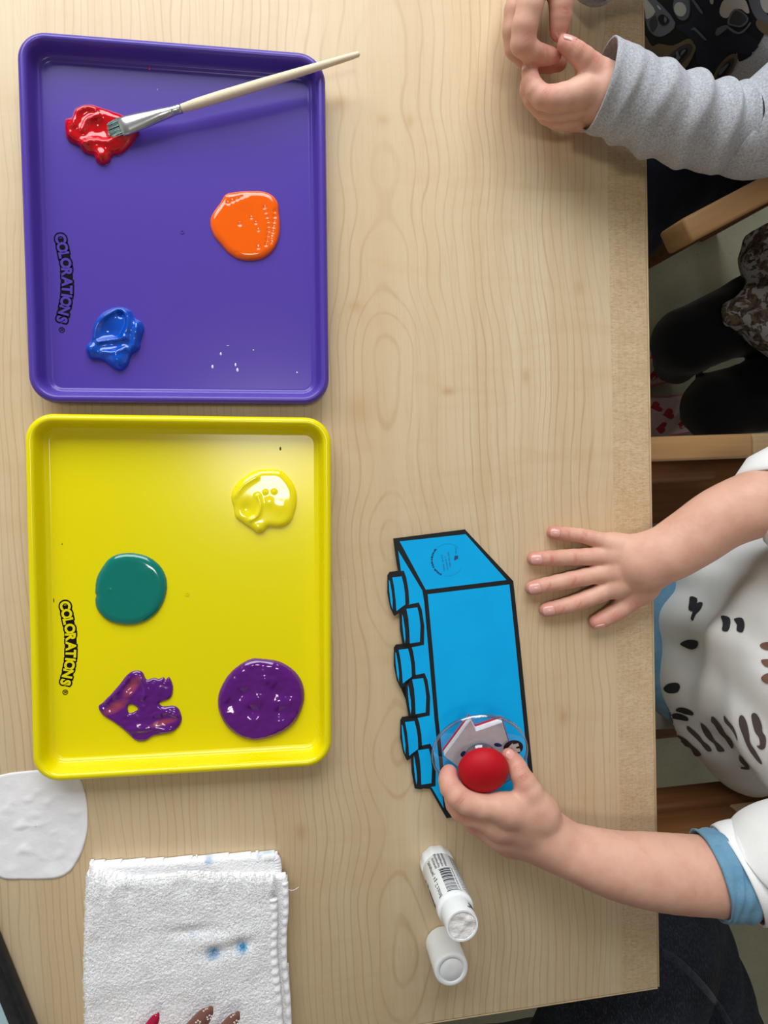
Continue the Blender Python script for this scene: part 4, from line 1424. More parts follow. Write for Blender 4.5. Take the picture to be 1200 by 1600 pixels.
def tube(name, path, radii, mat, parent, n=48, per=10, wr=None, rim=.0, thick=.0016, open0=True, cut_dir=None):
    """sleeve: path of points with (ru, rv) radii, wrinkled by wr(t, angle); open hollow end at the start"""
    pts = spline([tuple(p) for p in path], False, per); rr_ = spline([tuple(r) if hasattr(r, '__len__') else (r, r) for r in radii], False, per)
    rings = []; m = len(pts)
    for i in range(m):
        p = Vector(pts[i]); a = Vector(pts[max(i - 1, 0)]); b_ = Vector(pts[min(i + 1, m - 1)])
        d = (b_ - a).normalized()
        if i == 0 and cut_dir is not None: d = cut_dir.normalized()
        elif cut_dir is not None and i < 8: d = (cut_dir.normalized() * (1 - i / 8) + d * (i / 8)).normalized()
        s = d.cross(Vector((0, 0, 1))).normalized(); u = s.cross(d)
        ring = []
        for j in range(n):
            q = 2 * math.pi * j / n
            k = 1 + (wr(i / (m - 1), q, p) if wr else 0)
            ring.append(p + s * (rr_[i][0] * k * math.cos(q)) + u * (rr_[i][1] * k * math.sin(q)))
        rings.append(ring)
    if open0:
        inner = []
        for i in (0, 3, 8, 14):
            if i >= m: break
            c = Vector(pts[i]); inner.append([c + (v - c) * (1 - thick / max((v - c).length, 1e-6)) for v in rings[i]])
        rings = list(reversed(inner)) + [[(a + b_) / 2 + (a - Vector(pts[1])).normalized() * 0 for a, b_ in zip(inner[0], rings[0])]] + rings
    return loft(name, rings, mat, parent, True, True)


def head(core, fingers, c, face):
    """adds skull, jaw, nose, ears and neck; c = head centre, face = horizontal facing direction"""
    fwd = Vector(face).normalized(); side = Vector((fwd.y, -fwd.x, 0)); up = Vector((0, 0, 1))
    R = np.array([[fwd.x, side.x, 0], [fwd.y, side.y, 0], [0, 0, 1]])
    core.append(('e', c + up * .012 - fwd * .006, (.086, .072, .080), R))
    core.append(('e', c - up * .035 + fwd * .018, (.062, .058, .055), R))
    core.append(cv(c - up * .12 - fwd * .02, c - up * .05 - fwd * .015, .036, .034))
    core.append(cv(c + fwd * .076 - up * .010, c + fwd * .086 - up * .026, .006, .009))
    for s in (-1, 1):
        core.append(('e', c + side * (s * .072) - up * .012 - fwd * .01, (.014, .006, .021), R))
        core.append(cv(c + fwd * .062 - up * .034 + side * (s * .026), c + fwd * .060 - up * .038 + side * (s * .027), .016, .016))
    return fwd, side, up


def face_parts(root, c, fwd, side, up, hair_mat, seed):
    white = base_mat('eye_white', (.85, .84, .82), .2); iris = base_mat('eye_iris', (.06, .04, .03), .15); lip = base_mat('lip', srgb(196, 116, 110), .4)
    for s in (-1, 1):
        e = c + fwd * .068 + side * (s * .029) + up * .002
        lathe('eye', e, e + fwd, [(-.008, .001), (-.004, .0085), (.002, .0098), (.006, .007), (.008, .001)], white, root, 16)
        lathe('iris', e + fwd * .0065, e + fwd, [(0, .0046), (.0012, .004), (.0018, .001)], iris, root, 16)
    m0 = c + fwd * .0755 - up * .047
    lathe('mouth', m0 - side * .018, m0 + side, [(0, .0008), (.006, .0035), (.018, .0042), (.030, .0035), (.036, .0008)], lip, root, 12)
    R = np.array([[fwd.x, side.x, 0], [fwd.y, side.y, 0], [0, 0, 1]])
    cc = np.array(c)
    def hf(P):
        q = (P - cc) @ R
        d = ellip(P, c + up * .018 - fwd * .012, (.094, .081, .088), R)
        # cut the face away, ragged hair line
        line = q[:, 0] * .85 + -q[:, 2] * .75 - .022 + .004 * np.sin(q[:, 1] * 160 + seed)
        low = -(q[:, 2] + .045)
        return np.maximum(np.maximum(d, line), low) - .002 * np.sin(q[:, 1] * 210 + 3 * np.sin(q[:, 0] * 60)) * .6
    V, Q = surface(hf, cc - .14, cc + .14, .0035, 8, .01)
    obj('hair', V.tolist(), Q.tolist(), hair_mat, root)


def shoe(parent, heel, toe, mat_u, mat_s, scale=1.0, extra=None):
    """closed child's shoe between heel and toe points on the floor"""
    d = (toe - heel); d.z = 0; L_ = d.length; d.normalize(); s = Vector((d.y, -d.x, 0)); up = Vector((0, 0, 1))
    prof = [(0, .020), (.06, .027), (.2, .030), (.45, .030), (.7, .036), (.88, .032), (.97, .020), (1, .008)]
    hts = [(0, .045), (.06, .058), (.2, .062), (.38, .060), (.55, .048), (.75, .038), (.92, .030), (1, .020)]
    ip = lambda tb, t: float(np.interp(t, [a for a, _ in tb], [b for _, b in tb]))
    V = []; rings = []; sol = []
    for k in range(25):
        t = k / 24; t = t * t * (3 - 2 * t)
        c = heel + d * (L_ * t); w = ip(prof, t) * scale; h = ip(hts, t) * scale
        rings.append([c + s * (w * math.cos(q)) * (1 - .25 * max(0, math.sin(q))) + up * (.012 + (h - .012) * max(0, math.sin(q))) for q in [2 * math.pi * j / 28 for j in range(28)]])
        sol.append([c + s * (x * (w + .002)) + up * z for x, z in ((-1, .001), (1, .001), (1, .0125), (-1, .0125))])
    u = loft('shoe_upper', rings, mat_u, parent)
    so = loft('shoe_sole', sol, mat_s, parent, smooth=False)
    return u


# ---- child B: white shirt with brush-stroke print, pressing the stamper
def off_knob(ch, sink=-.0008):
    """push finger joints out to the surface of the knob and its neck"""
    out = []
    for p, r in ch:
        q = p - SCN; t = q.dot(SN); rv = q - SN * t; rad = rv.length
        if -.004 - r < t < .0290 + r and rad > 1e-6:
            k = max(0.0, 1 - ((t - .0175) / (.0118 + r)) ** 2) ** .5      # knob profile grown by the finger radius
            need = max((.0187 + r) * k, .0118 + r if t < .0105 + r else 0) - sink
            if rad < need: p = SCN + SN * t + rv * (need / rad)
        out.append((p, r))
    return out


def child_b():
    core, fingers = [], []
    # right hand lying flat: knuckle .. tip
    fl = [
        [(962, 852, 13, 7.2), (936, 844, 10.5, 6.4), (908, 837, 7.6, 5.7), (882, 834, 5.8, 5.3), (855, 831, 5.0, 4.9)],
        [(968, 868, 14, 8.0), (936, 869, 11.5, 7.0), (896, 870.5, 8.6, 6.5), (860, 872, 6.4, 5.9), (824, 874, 5.4, 5.4)],
        [(968, 890, 14, 8.2), (936, 897, 12, 7.2), (892, 906, 9.0, 6.6), (853, 914, 6.6, 6.0), (821, 921, 5.6, 5.5)],
        [(968, 912, 13, 8.0), (938, 927, 11.5, 7.2), (900, 942, 8.6, 6.6), (873, 949, 6.4, 6.0), (843, 955, 5.6, 5.5)],
    ]
    th = [(1006, 918, 13, 9.5), (984, 940, 10.5, 8.2), (956, 960, 8.6, 7.2), (922, 977, 6.8, 5.9)]
    chR = [chain(x) for x in fl] + [chain(th)]
    shR = Vector((.425, -.075, T + .105)); shL = Vector((.425, -.262, T + .105))
    el = W(1232, 772, .045)
    armR = limb([(1004, 882, 21.5, 17.5), (1040, 866, 26.5, 21.5), (1085, 838, 31, 23.2), (1130, 808, 38, 24), (1190, 784, 46, 25.5), (el, .026), (shR, .029)])
    for (x, y, h, r), wx, wy in zip([f[0] for f in fl], (1004, 1008, 1010, 1010), (858, 870, 884, 900)):
        core.append(C((x, y, h - 1.5, r + 1.6), (wx, wy, 19.5, 11.5)))
    core.append(C((1006, 918, 14, 9.5), (1014, 895, 20, 11)))
    # left hand around the knob
    fl2 = [
        [(790, 1266, 47, 9.0), (756, 1252, 50, 8.6), (722, 1239, 46, 8.4), (705, 1218, 38, 7.2), (713, 1194, 32, 6.0)],
        [(780, 1290, 38, 8.8), (750, 1278, 38, 8.2), (720, 1267, 33, 7.8), (708, 1246, 24, 6.8), (722, 1222, 19, 5.8)],
        [(784, 1307, 28, 8.4), (762, 1298, 26, 7.4), (738, 1286, 21, 7.0), (726, 1266, 14, 6.2), (736, 1246, 10, 5.4)],
        [(796, 1318, 19, 7.4), (778, 1311, 17, 6.6), (760, 1302, 13, 6.0), (750, 1288, 9.0, 5.6), (754, 1272, 7.0, 5.0)],
    ]
    th2 = [(846, 1268, 44, 10.5), (829, 1237, 46, 9.0), (812, 1209, 43, 7.6), (798, 1194, 39, 6.8), (768, 1178, 34, 5.4)]
    chL = [off_knob(chain(x)) for x in fl2] + [off_knob(chain(th2))]
    for (x, y, h, r), w in zip([f[0] for f in fl2], ((856, 1304, 37, 14), (856, 1312, 33, 14), (858, 1320, 30, 14), (860, 1326, 28, 13))):
        core.append(C((x, y, h - 1, r + 1.5), w))
    core.append(C((846, 1266, 43, 10), (862, 1300, 38, 14))); core.append(C((800, 1262, 47, 8), (842, 1274, 43, 10)))
    core = [(c[0], off_knob([(c[1], c[3])])[0][0], off_knob([(c[2], c[4])])[0][0], c[3], c[4]) for c in core]
    elL = W(1180, 1368, .052)
    armL = limb([(858, 1312, 35, 16.5), (895, 1330, 39, 20), (960, 1351, 44, 24), (1030, 1362, 47, 27.4), (1110, 1368, 50, 28.2), (elL, .0290), (shL, .031)])
    fingers = chR + chL + [armR, armL]
    V, Q = body_mesh(core, fingers, .0013, .009, .0014, .009)
    # trunk, neck and head hidden by the shirt and the frame, coarser
    c2 = [cv((.455, -.17, T - .15), (.445, -.17, T + .08), .075, .070), cv(shR, shL, .034, .034)]
    hc = Vector((.455, -.17, T + .245)); fw = head(c2, [], hc, (-1, 0, 0))
    V2, Q2 = body_mesh(c2, [], .0035, .018)
    allV = np.concatenate([V, V2]); allQ = np.concatenate([Q, Q2 + len(V)])
    body = obj('person', allV.tolist(), allQ.tolist(), SKIN)
    tag(body, 'child in white shirt with dark brush strokes pressing a stamper', 'person')
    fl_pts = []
    for ch in chR + chL: fl_pts += joint_flush_shade(ch)
    add_flush_shade(body, fl_pts)
    up = Vector((0, 0, 1))
    for ch, w in zip(chR[:4], (.0062, .0074, .0078, .0074)):
        (a, ra), (b, rb) = ch[-2], ch[-1]
        d = (b - a).normalized(); u = (up - d * up.dot(d)).normalized()
        nail(body, b + d * rb * .74 + u * rb * 1.02, -d, u, w, w * 1.2, drop=rb * .36)
    (a, ra), (b, rb) = chR[4][-2], chR[4][-1]; d = (b - a).normalized()
    u = Vector((-.2, -.75, .45)); u = (u - d * u.dot(d)).normalized(); nail(body, b + d * rb * .74 + u * rb * 1.02, -d, u, .0075, .0088, drop=rb * .36)
    (a, ra), (b, rb) = chL[4][-2], chL[4][-1]; d = (b - a).normalized()
    u = Vector((-.1, .6, .75)); u = (u - d * u.dot(d)).normalized(); nail(body, b + d * rb * .74 + u * rb * 1.02, -d, u, .0072, .0088, drop=rb * .36)
    # shirt
    white = cloth('white_cotton', srgb(238, 239, 239), srgb(244, 244, 242), 1300, 25, .9, .0003)
    bluec = cloth('blue_rib_cotton', srgb(96, 142, 172), srgb(112, 156, 184), 1100, 90, .9, .0004)
    y0 = -.182
    sc = [('e', Vector((.463, y0 - .008, T - .105)), (.098, .144, .080)), cv((.470, y0 - .03, T - .13), (.455, y0 - .02, T + .02), .082, .082), cv((.470, y0 + .03, T - .13), (.455, y0 + .03, T + .02), .082, .082),
          cv((.452, y0 - .03, T + .02), (.440, y0 - .02, T + .095), .080, .050), cv((.452, y0 + .03, T + .02), (.440, y0 + .02, T + .095), .080, .050),
          cv(shR + Vector((.0, -.01, 0)), shL + Vector((0, .01, 0)), .042, .042)]
    wf = folds(40, .016, 17, (1, 1, .6))
    drape = lambda P: wf(P) + (.012 * np.exp(-((P[:, 2] - (T - .02) - (P[:, 1] + .17) * .5) / .016) ** 2) * np.exp(-((P[:, 1] + .16) / .06) ** 2)).astype(np.float32)
    shirt = garment('shirt', sc, .0032, white, body, .04, drape, lambda P: (T - .119) - P[:, 2] + .010 * np.sin(P[:, 1] * 45) - .25 * (P[:, 1] - y0) * 0)
    hemb = garment('shirt_hem', [('e', Vector((.463, y0 + .01, T - .120)), (.118, .120, .060)), ('e', Vector((.463, y0 + .01, T - .15)), (.122, .120, .060))], .004, bluec, body, .03, folds(38, .006, 9), lambda P: np.maximum((T - .165) - P[:, 2], P[:, 2] - (T - .103)))
    # sleeves
    wrk = lambda t, q, p: .05 * math.sin(7 * t + 2 * q) * (.3 + t) + .03 * math.sin(19 * t + 3 * q + 1)
    tube('sleeve', [W(1152, 1366, .052), W(1190, 1360, .056), W(1240, 1335, .068), shL + Vector((-.01, -.01, .0)), shL + Vector((.02, .03, .0))], [(.0365, .036), (.038, .038), (.041, .043), (.046, .046), (.04, .04)], white, body, 48, 10, wrk, cut_dir=W(1240, 1340, .06) - W(1152, 1372, .052))
    tube('sleeve_cuff', [W(1108, 1367, .050), W(1130, 1367, .051), W(1160, 1366, .053)], [(.0322, .0322), (.0328, .0328), (.0335, .0335)], bluec, body, 56, 10, lambda t, q, p: .02 * math.sin(22 * t + 2 * math.sin(2 * q)) + .012 * math.sin(9 * q), cut_dir=(W(1200, 1352, .055) - W(1108, 1372, .050)))
    tube('sleeve', [W(1226, 776, .047), W(1246, 776, .052), shR + Vector((-.012, .01, .0)), shR + Vector((.02, -.03, 0))], [(.034, .034), (.040, .040), (.046, .046), (.04, .04)], white, body, 48, 10, wrk)
    tube('sleeve_cuff', [W(1214, 778, .046), W(1224, 777, .047), W(1236, 776, .048)], [(.0300, .0300), (.031, .031), (.032, .032)], bluec, body, 48, 10, lambda t, q, p: .015 * math.sin(9 * q))
    # brush-stroke print
    bv = bvh_of(shirt)
    z6 = lambda L_: [(1000 + a / 6, 1080 + b / 6) for a, b in L_]; z5 = lambda L_: [(780 + a * .35, 680 + b * .35) for a, b in L_]
    dark = base_mat('dark_print', srgb(42, 44, 50), .8); brn = base_mat('brown_print', srgb(88, 76, 72), .8); rust = base_mat('rust_print', srgb(126, 92, 74), .8)
    D = [z5(L_) for L_ in (
        [(855, 722), (886, 730), (882, 765), (872, 788), (848, 780), (850, 750)], [(885, 752), (911, 750), (900, 780), (880, 800), (868, 826), (858, 820), (865, 795)],
        [(993, 808), (1030, 815), (1032, 850), (1020, 875), (996, 870), (1000, 840)], [(1050, 820), (1085, 815), (1098, 845), (1088, 880), (1062, 872), (1062, 845)],
        [(810, 930), (845, 912), (888, 918), (886, 945), (862, 956), (830, 945)], [(736, 1130), (760, 1108), (800, 1106), (810, 1125), (795, 1148), (755, 1150)])]
    D += [z6(L_) for L_ in ([(340, 180), (365, 152), (430, 155), (500, 190), (500, 222), (440, 215), (380, 195)], [(290, 245), (310, 210), (370, 205), (450, 240), (450, 275), (380, 265)])]
    decal('shirt_print', D, bv, dark, body)
    B = [z6(L_) for L_ in (
        [(330, 412), (380, 415), (440, 450), (490, 500), (545, 545), (580, 595), (520, 605), (500, 570), (470, 525), (400, 500), (335, 460)],
        [(450, 320), (500, 355), (560, 410), (600, 465), (645, 500), (678, 550), (640, 560), (600, 520), (570, 480), (510, 420), (450, 360)],
        [(572, 295), (620, 325), (670, 390), (705, 455), (760, 505), (798, 555), (735, 560), (700, 490), (650, 450), (600, 385)],
        [(680, 232), (720, 260), (770, 330), (800, 395), (850, 440), (880, 500), (870, 535), (840, 500), (800, 440), (750, 390), (700, 310), (672, 280)],
        [(795, 225), (830, 270), (880, 330), (910, 400), (920, 465), (890, 400), (850, 340), (800, 285)],
        [(940, 235), (975, 230), (1010, 300), (1030, 400), (1040, 480), (1085, 550), (1150, 670), (1120, 665), (1050, 580), (1010, 510), (970, 410), (935, 310)],
        [(1050, 230), (1085, 203), (1120, 240), (1150, 320), (1155, 380), (1185, 430), (1180, 520), (1140, 545), (1100, 510), (1130, 500), (1120, 430), (1080, 370)],
        [(930, 400), (955, 440), (970, 520), (965, 620), (1020, 690), (1025, 728), (950, 720), (955, 705), (990, 705), (940, 650), (935, 600), (955, 560)],
        [(335, 565), (375, 575), (408, 620), (405, 645), (370, 625)])]
    decal('shirt_print', B, bv, brn, body)
    decal('shirt_print', [z5(L_) for L_ in ([(1166, 940), (1185, 925), (1230, 925), (1230, 955), (1190, 958)], [(1172, 1005), (1200, 1000), (1230, 1003), (1230, 1038), (1190, 1032)], [(1172, 1085), (1195, 1065), (1230, 1068), (1230, 1105), (1195, 1108)])], bv, rust, body)
    # light trousers and shoes
    pale = cloth('grey_print_leggings', srgb(176, 170, 168), srgb(190, 186, 184), 900, 40)
    lg = [cv((.47, y0 + .055, .345), (.31, y0 + .06, .335), .058, .050), cv((.31, y0 + .06, .335), (.33, y0 + .06, .08), .050, .036), cv((.47, y0 - .055, .345), (.31, y0 - .065, .335), .058, .050), cv((.31, y0 - .065, .335), (.33, y0 - .065, .08), .050, .036), cv((.48, y0 - .04, .36), (.48, y0 + .04, .36), .075, .075)]
    garment('leggings', lg, .005, pale, body, .02, folds(60, .004, 4))
    su = base_mat('plain_blue_shoe', srgb(70, 90, 120), .6); ss = base_mat('shoe_sole', (.7, .7, .68), .7)
    for s in (.06, -.065): shoe(body, Vector((.37, y0 + s, 0)), Vector((.24, y0 + s, 0)), su, ss)
    face_parts(body, hc, *fw, cloth('brown_hair', srgb(96, 66, 44), srgb(120, 86, 58), 500, 200), 1)
    return body


child_b()


# ---- child A: grey long-sleeved shirt with truck print
def child_a():
    core, fingers = [], []
    # left hand, thumb side up
    fl = [
        [(915, 142, 50, 9.5), (880, 152, 50, 9.2), (848, 152, 47, 8.0), (830, 128, 44, 6.3), (827, 93, 42, 5.3)],
        [(915, 158, 38, 9.2), (880, 168, 37, 8.6), (846, 166, 34, 7.8), (826, 142, 32, 6.4), (830, 112, 30, 5.6)],
        [(920, 174, 26, 9.2), (886, 184, 25, 8.4), (855, 178, 23, 7.4), (838, 150, 21, 6.2), (842, 124, 20, 5.4)],
        [(924, 180, 17, 8.8), (894, 188, 15, 7.8), (868, 182, 13, 6.8), (852, 154, 11, 5.6), (854, 134, 10, 5.0)],
    ]
    th = [(940, 125, 48, 10.5), (923, 103, 54, 8.6), (901, 82, 58, 7.0), (873, 61, 58, 5.9)]
    chL = [chain(x) for x in fl] + [chain(th)]
    for (x, y, h, r), w in zip([f[0] for f in fl], ((955, 150, 48, 15), (955, 158, 42, 16), (957, 168, 36, 17), (960, 176, 30, 16))):
        core.append(C((x, y, h, r), w))
    core.append(C((940, 125, 48, 10.5), (958, 146, 46, 16)))
    armL = limb([(945, 148, 44, 18), (1010, 168, 44, 20), (1110, 195, 47, 23), (1165, 198, 52, 24)])
    # right hand
    fr = [
        [(838, -30, 62, 9.2), (828, 10, 62, 8.8), (817, 68, 54, 8.4), (846, 86, 48, 6.6), (876, 87, 46, 5.4)],
        [(822, -30, 46, 9.0), (808, 16, 46, 8.8), (806, 74, 38, 8.0), (840, 98, 33, 6.6), (885, 99, 32, 5.6)],
        [(818, -26, 30, 8.6), (806, 20, 30, 8.2), (808, 72, 24, 7.4), (838, 96, 20, 6.2), (872, 100, 19, 5.4)],
        [(822, -20, 18, 8.0), (814, 18, 17, 7.2), (816, 62, 14, 6.4), (836, 82, 12, 5.6), (858, 86, 11, 5.0)],
    ]
    thr = [(876, -40, 62, 9.5), (877, -10, 62, 8.4), (876, 26, 58, 7.6), (871, 66, 52, 6.0)]
    chR = [chain(x) for x in fr] + [chain(thr)]
    for (x, y, h, r), w in zip([f[0] for f in fr], ((868, -90, 56, 15), (866, -90, 48, 15), (868, -88, 38, 15), (872, -86, 30, 13))):
        core.append(C((x, y, h, r), w))
    core.append(C((876, -40, 61, 10.5), (872, -88, 54, 15)))
    armR = limb([(872, -88, 46, 18), (930, -100, 47, 20), (1030, -135, 54, 22)])
    fingers = chL + chR + [armL, armR]
    V, Q = body_mesh(core, fingers, .0013, .009, .0014, .008)
    fdir = Vector((-.90, -.44, 0))
    tc = Vector((.455, .385, 0))
    sL = tc + Vector((-.01, -.085, T + .115)); sR = tc + Vector((-.06, .09, T + .115))
    c2 = [cv(tc + Vector((0, 0, T - .15)), tc + Vector((-.005, 0, T + .08)), .072, .068), cv(sL, sR, .034, .034)]
    hc = tc + Vector((0, 0, T + .25)); fw = head(c2, [], hc, fdir)
    V2, Q2 = body_mesh(c2, [], .0035, .018)
    body = obj('person', np.concatenate([V, V2]).tolist(), np.concatenate([Q, Q2 + len(V)]).tolist(), SKIN)
    tag(body, 'child in grey long-sleeved truck shirt with curled hands touching', 'person')
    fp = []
    for ch in chL + chR: fp += joint_flush_shade(ch, .7)
    add_flush_shade(body, fp)
    def nl(ch, u, w, l):
        (a, ra), (b, rb) = ch[-2], ch[-1]; d = (b - a).normalized(); u = Vector(u); u = (u - d * u.dot(d)).normalized()
        nail(body, b + d * rb * .74 + u * rb * 1.02, -d, u, w, l, drop=rb * .36)
    nl(chL[4], (.2, .5, .8), .0078, .0092); nl(chL[0], (-.9, -.1, .45), .0070, .0085); nl(chR[4], (.1, -.45, .8), .0080, .0095)
    grey = cloth('heather_grey_jersey', srgb(146, 148, 154), srgb(188, 190, 196), 1300, 700, .92, .0004)
    t_ = grey.node_tree
    def wrk(t, q, p):
        e = min(1, t * 5) * max(.15, min(1, 1 - (t - .55) * 5))
        f = math.sin(58 * t + 1.9 * math.sin(q - .5) + 1.0 * math.sin(2 * q + 1))
        g = math.sin(71 * t - 1.4 * math.sin(q + 1.2) + 2.2)
        ridge = (.5 + .5 * f) ** 2 - .35
        return .15 * e * ridge * (.55 + .45 * math.sin(q + .4)) + .035 * e * g + .02 * math.sin(3 * q + 4) * e
    tube('sleeve', [W(936, 133, .046), W(975, 149, .046), W(1040, 177, .047), W(1110, 198, .049), W(1165, 200, .053), W(1215, 186, .062), sL, sL + Vector((.03, .05, 0))], [(.0300, .030), (.0292, .030), (.0292, .031), (.0290, .031), (.0298, .032), (.035, .037), (.044, .044), (.04, .04)], grey, body, 72, 22, wrk, cut_dir=W(1025, 160, .047) - W(936, 137, .044))
    tube('sleeve', [W(915, -72, .047), W(970, -112, .048), W(1050, -140, .055), sR, sR + Vector((.03, -.05, 0))], [(.034, .035), (.034, .035), (.038, .038), (.046, .046), (.04, .04)], grey, body, 56, 14, wrk)
    sc = [('e', tc + Vector((-.01, -.01, T - .09)), (.092, .098, .085)), cv(tc + Vector((0, -.012, T - .14)), tc + Vector((-.01, -.018, T + .03)), .078, .080), cv(tc + Vector((-.02, .03, T - .14)), tc + Vector((-.03, .03, T + .03)), .084, .084),
          cv(tc + Vector((-.01, -.03, T + .03)), tc + Vector((-.01, -.02, T + .10)), .082, .050), cv(tc + Vector((-.03, .03, T + .03)), tc + Vector((-.03, .02, T + .10)), .082, .050), cv(sL, sR, .044, .044)]
    shirt = garment('shirt', sc, .0040, grey, body, .04, folds(36, .009, 3, (1, 1, .7)), lambda P: (T - .135) - P[:, 2])
    bv = bvh_of(shirt)
    z = lambda L_: [(980 + a * .18333, b * .18333) for a, b in L_]
    def oval(cx, cy, a, b_, ang, n=26):
        ca, sa = math.cos(math.radians(ang)), math.sin(math.radians(ang))
        return [(cx + a * math.cos(q) * ca - b_ * math.sin(q) * sa, cy + a * math.cos(q) * sa + b_ * math.sin(q) * ca) for q in [2 * math.pi * k / n for k in range(n)]]
    pc = lambda n, c: base_mat(n, c, .8, .3)
    navy = pc('navy_print', srgb(24, 28, 44)); blk = pc('black_shirt_print', srgb(14, 14, 18)); ol = pc('olive_print', srgb(98, 84, 62)); gr = pc('grey_print', srgb(92, 94, 104)); lt = pc('pale_print', srgb(176, 172, 166)); dk = pc('charcoal_print', srgb(54, 52, 56)); sl = pc('slate_print', srgb(74, 78, 100))
    def pr(name, pl, m, k): decal(name, [z(p) for p in pl], bv, m, body, .0007 + .00025 * k, 6)
    pr('truck_print', [[(60, -80), (1250, -80), (1240, 120), (1140, 350), (1075, 430), (1060, 470), (960, 520), (940, 440), (880, 600), (820, 700), (700, 700), (600, 660), (480, 590), (330, 540), (170, 470), (60, 440)]], blk, 0)
    pr('truck_print', [[(430, -60), (760, -60), (860, 150), (1120, 350), (1040, 460), (880, 440), (760, 600), (640, 620), (560, 340), (420, 230), (520, 190), (560, 100)]], navy, 1)
    pr('truck_print', [[(150, -20), (235, -20), (420, 190), (330, 300), (240, 300), (175, 210)], [(1040, -40), (1130, -40), (1190, 100), (1240, 190), (1150, 190), (1080, 110)], [(430, -40), (530, -40), (545, 110), (500, 170), (440, 150), (400, 60)]], gr, 2)
    pr('truck_print', [[(150, 10), (180, 0), (252, 100), (180, 165), (165, 100)], [(800, 100), (850, -20), (1000, -20), (1050, 90), (1030, 110), (960, 70), (860, 150)], [(720, -20), (750, -20), (745, 30), (722, 20)], [(1150, -20), (1230, -20), (1230, 100), (1180, 95), (1150, 40)], [(275, 45), (300, 75), (290, 82), (268, 55)]], lt, 3)
    pr('truck_print', [oval(465, 75, 52, 62, -15)], lt, 3)
    pr('truck_print', [[(160, 300), (160, 470), (250, 540), (310, 560), (480, 600), (590, 430), (580, 370), (530, 325), (400, 385), (280, 370), (220, 390)], oval(840, 590, 165, 62, -55), oval(1180, 230, 90, 50, 40)], ol, 2)
    pr('truck_print', [oval(435, 490, 170, 62, -42), oval(840, 600, 140, 40, -55), [(200, 190), (250, 130), (270, 210), (225, 270)]], dk, 3)
    pr('truck_print', [oval(440, 490, 120, 34, -42), oval(835, 605, 105, 22, -55), [(275, 150), (320, 120), (375, 175), (315, 215)]], blk, 4)
    pr('truck_print', [[(430, 440), (448, 435), (460, 490), (440, 500)], [(390, 520), (450, 470), (470, 490), (400, 540)], [(480, 430), (510, 415), (512, 430), (470, 470)], [(800, 590), (870, 530), (876, 545), (810, 625)], [(335, 140), (355, 160), (340, 195), (330, 170)],
                       [(575, 235), (600, 230), (690, 320), (675, 330), (590, 250), (560, 252)], [(770, 270), (790, 230), (860, 205), (880, 225), (800, 290), (775, 290)], [(870, 190), (900, 100), (960, 70), (1050, 150), (1000, 220), (920, 215)], [(560, -20), (580, -20), (660, 90), (645, 105)], [(880, 215), (960, 265), (1020, 235), (1060, 185), (1065, 200), (1010, 265), (950, 280), (880, 240)]], gr, 5)
    pr('truck_print', [[(890, 185), (915, 110), (960, 85), (1035, 150), (990, 205), (925, 200)]], dk, 6)
    # dark jeans
    jn = cloth('dark_navy_trousers', srgb(18, 22, 36), srgb(26, 32, 50), 1000, 60)
    hip = tc + Vector((.02, 0, 0))
    sd = Vector((.44, -.90, 0))
    lg = []
    for s, kx, ky in ((1, .330, .232), (-1, .285, .335)):
        h = hip + sd * (.052 * s)
        kn = Vector((kx - .03, ky, .335)); an = Vector((kx - .03, ky - .01, .08))
        if s == 1: lg += [cv(W(1135, 195, -.15), W(945, 345, -.165), .060, .054), cv(W(945, 345, -.165), an, .052, .038)]
        else: lg += [cv((h.x, h.y, .355), kn, .064, .054), cv(kn, an, .052, .038)]
    lg.append(cv((hip.x, hip.y + .03, .37), (hip.x, hip.y - .03, .37), .078, .078))
    garment('trousers', lg, .005, jn, body, .02, folds(70, .006, 8))
    su = base_mat('plain_dark_shoe', srgb(60, 60, 66), .6); ss = base_mat('dark_shoe_sole', (.25, .25, .25), .7)
    for kx, ky in ((.30, .222), (.255, .325)): shoe(body, Vector((kx + .05, ky, 0)), Vector((kx - .08, ky - .03, 0)), su, ss)
    face_parts(body, hc, *fw, cloth('fair_hair', srgb(150, 118, 78), srgb(172, 140, 98), 500, 200), 4)


child_a()


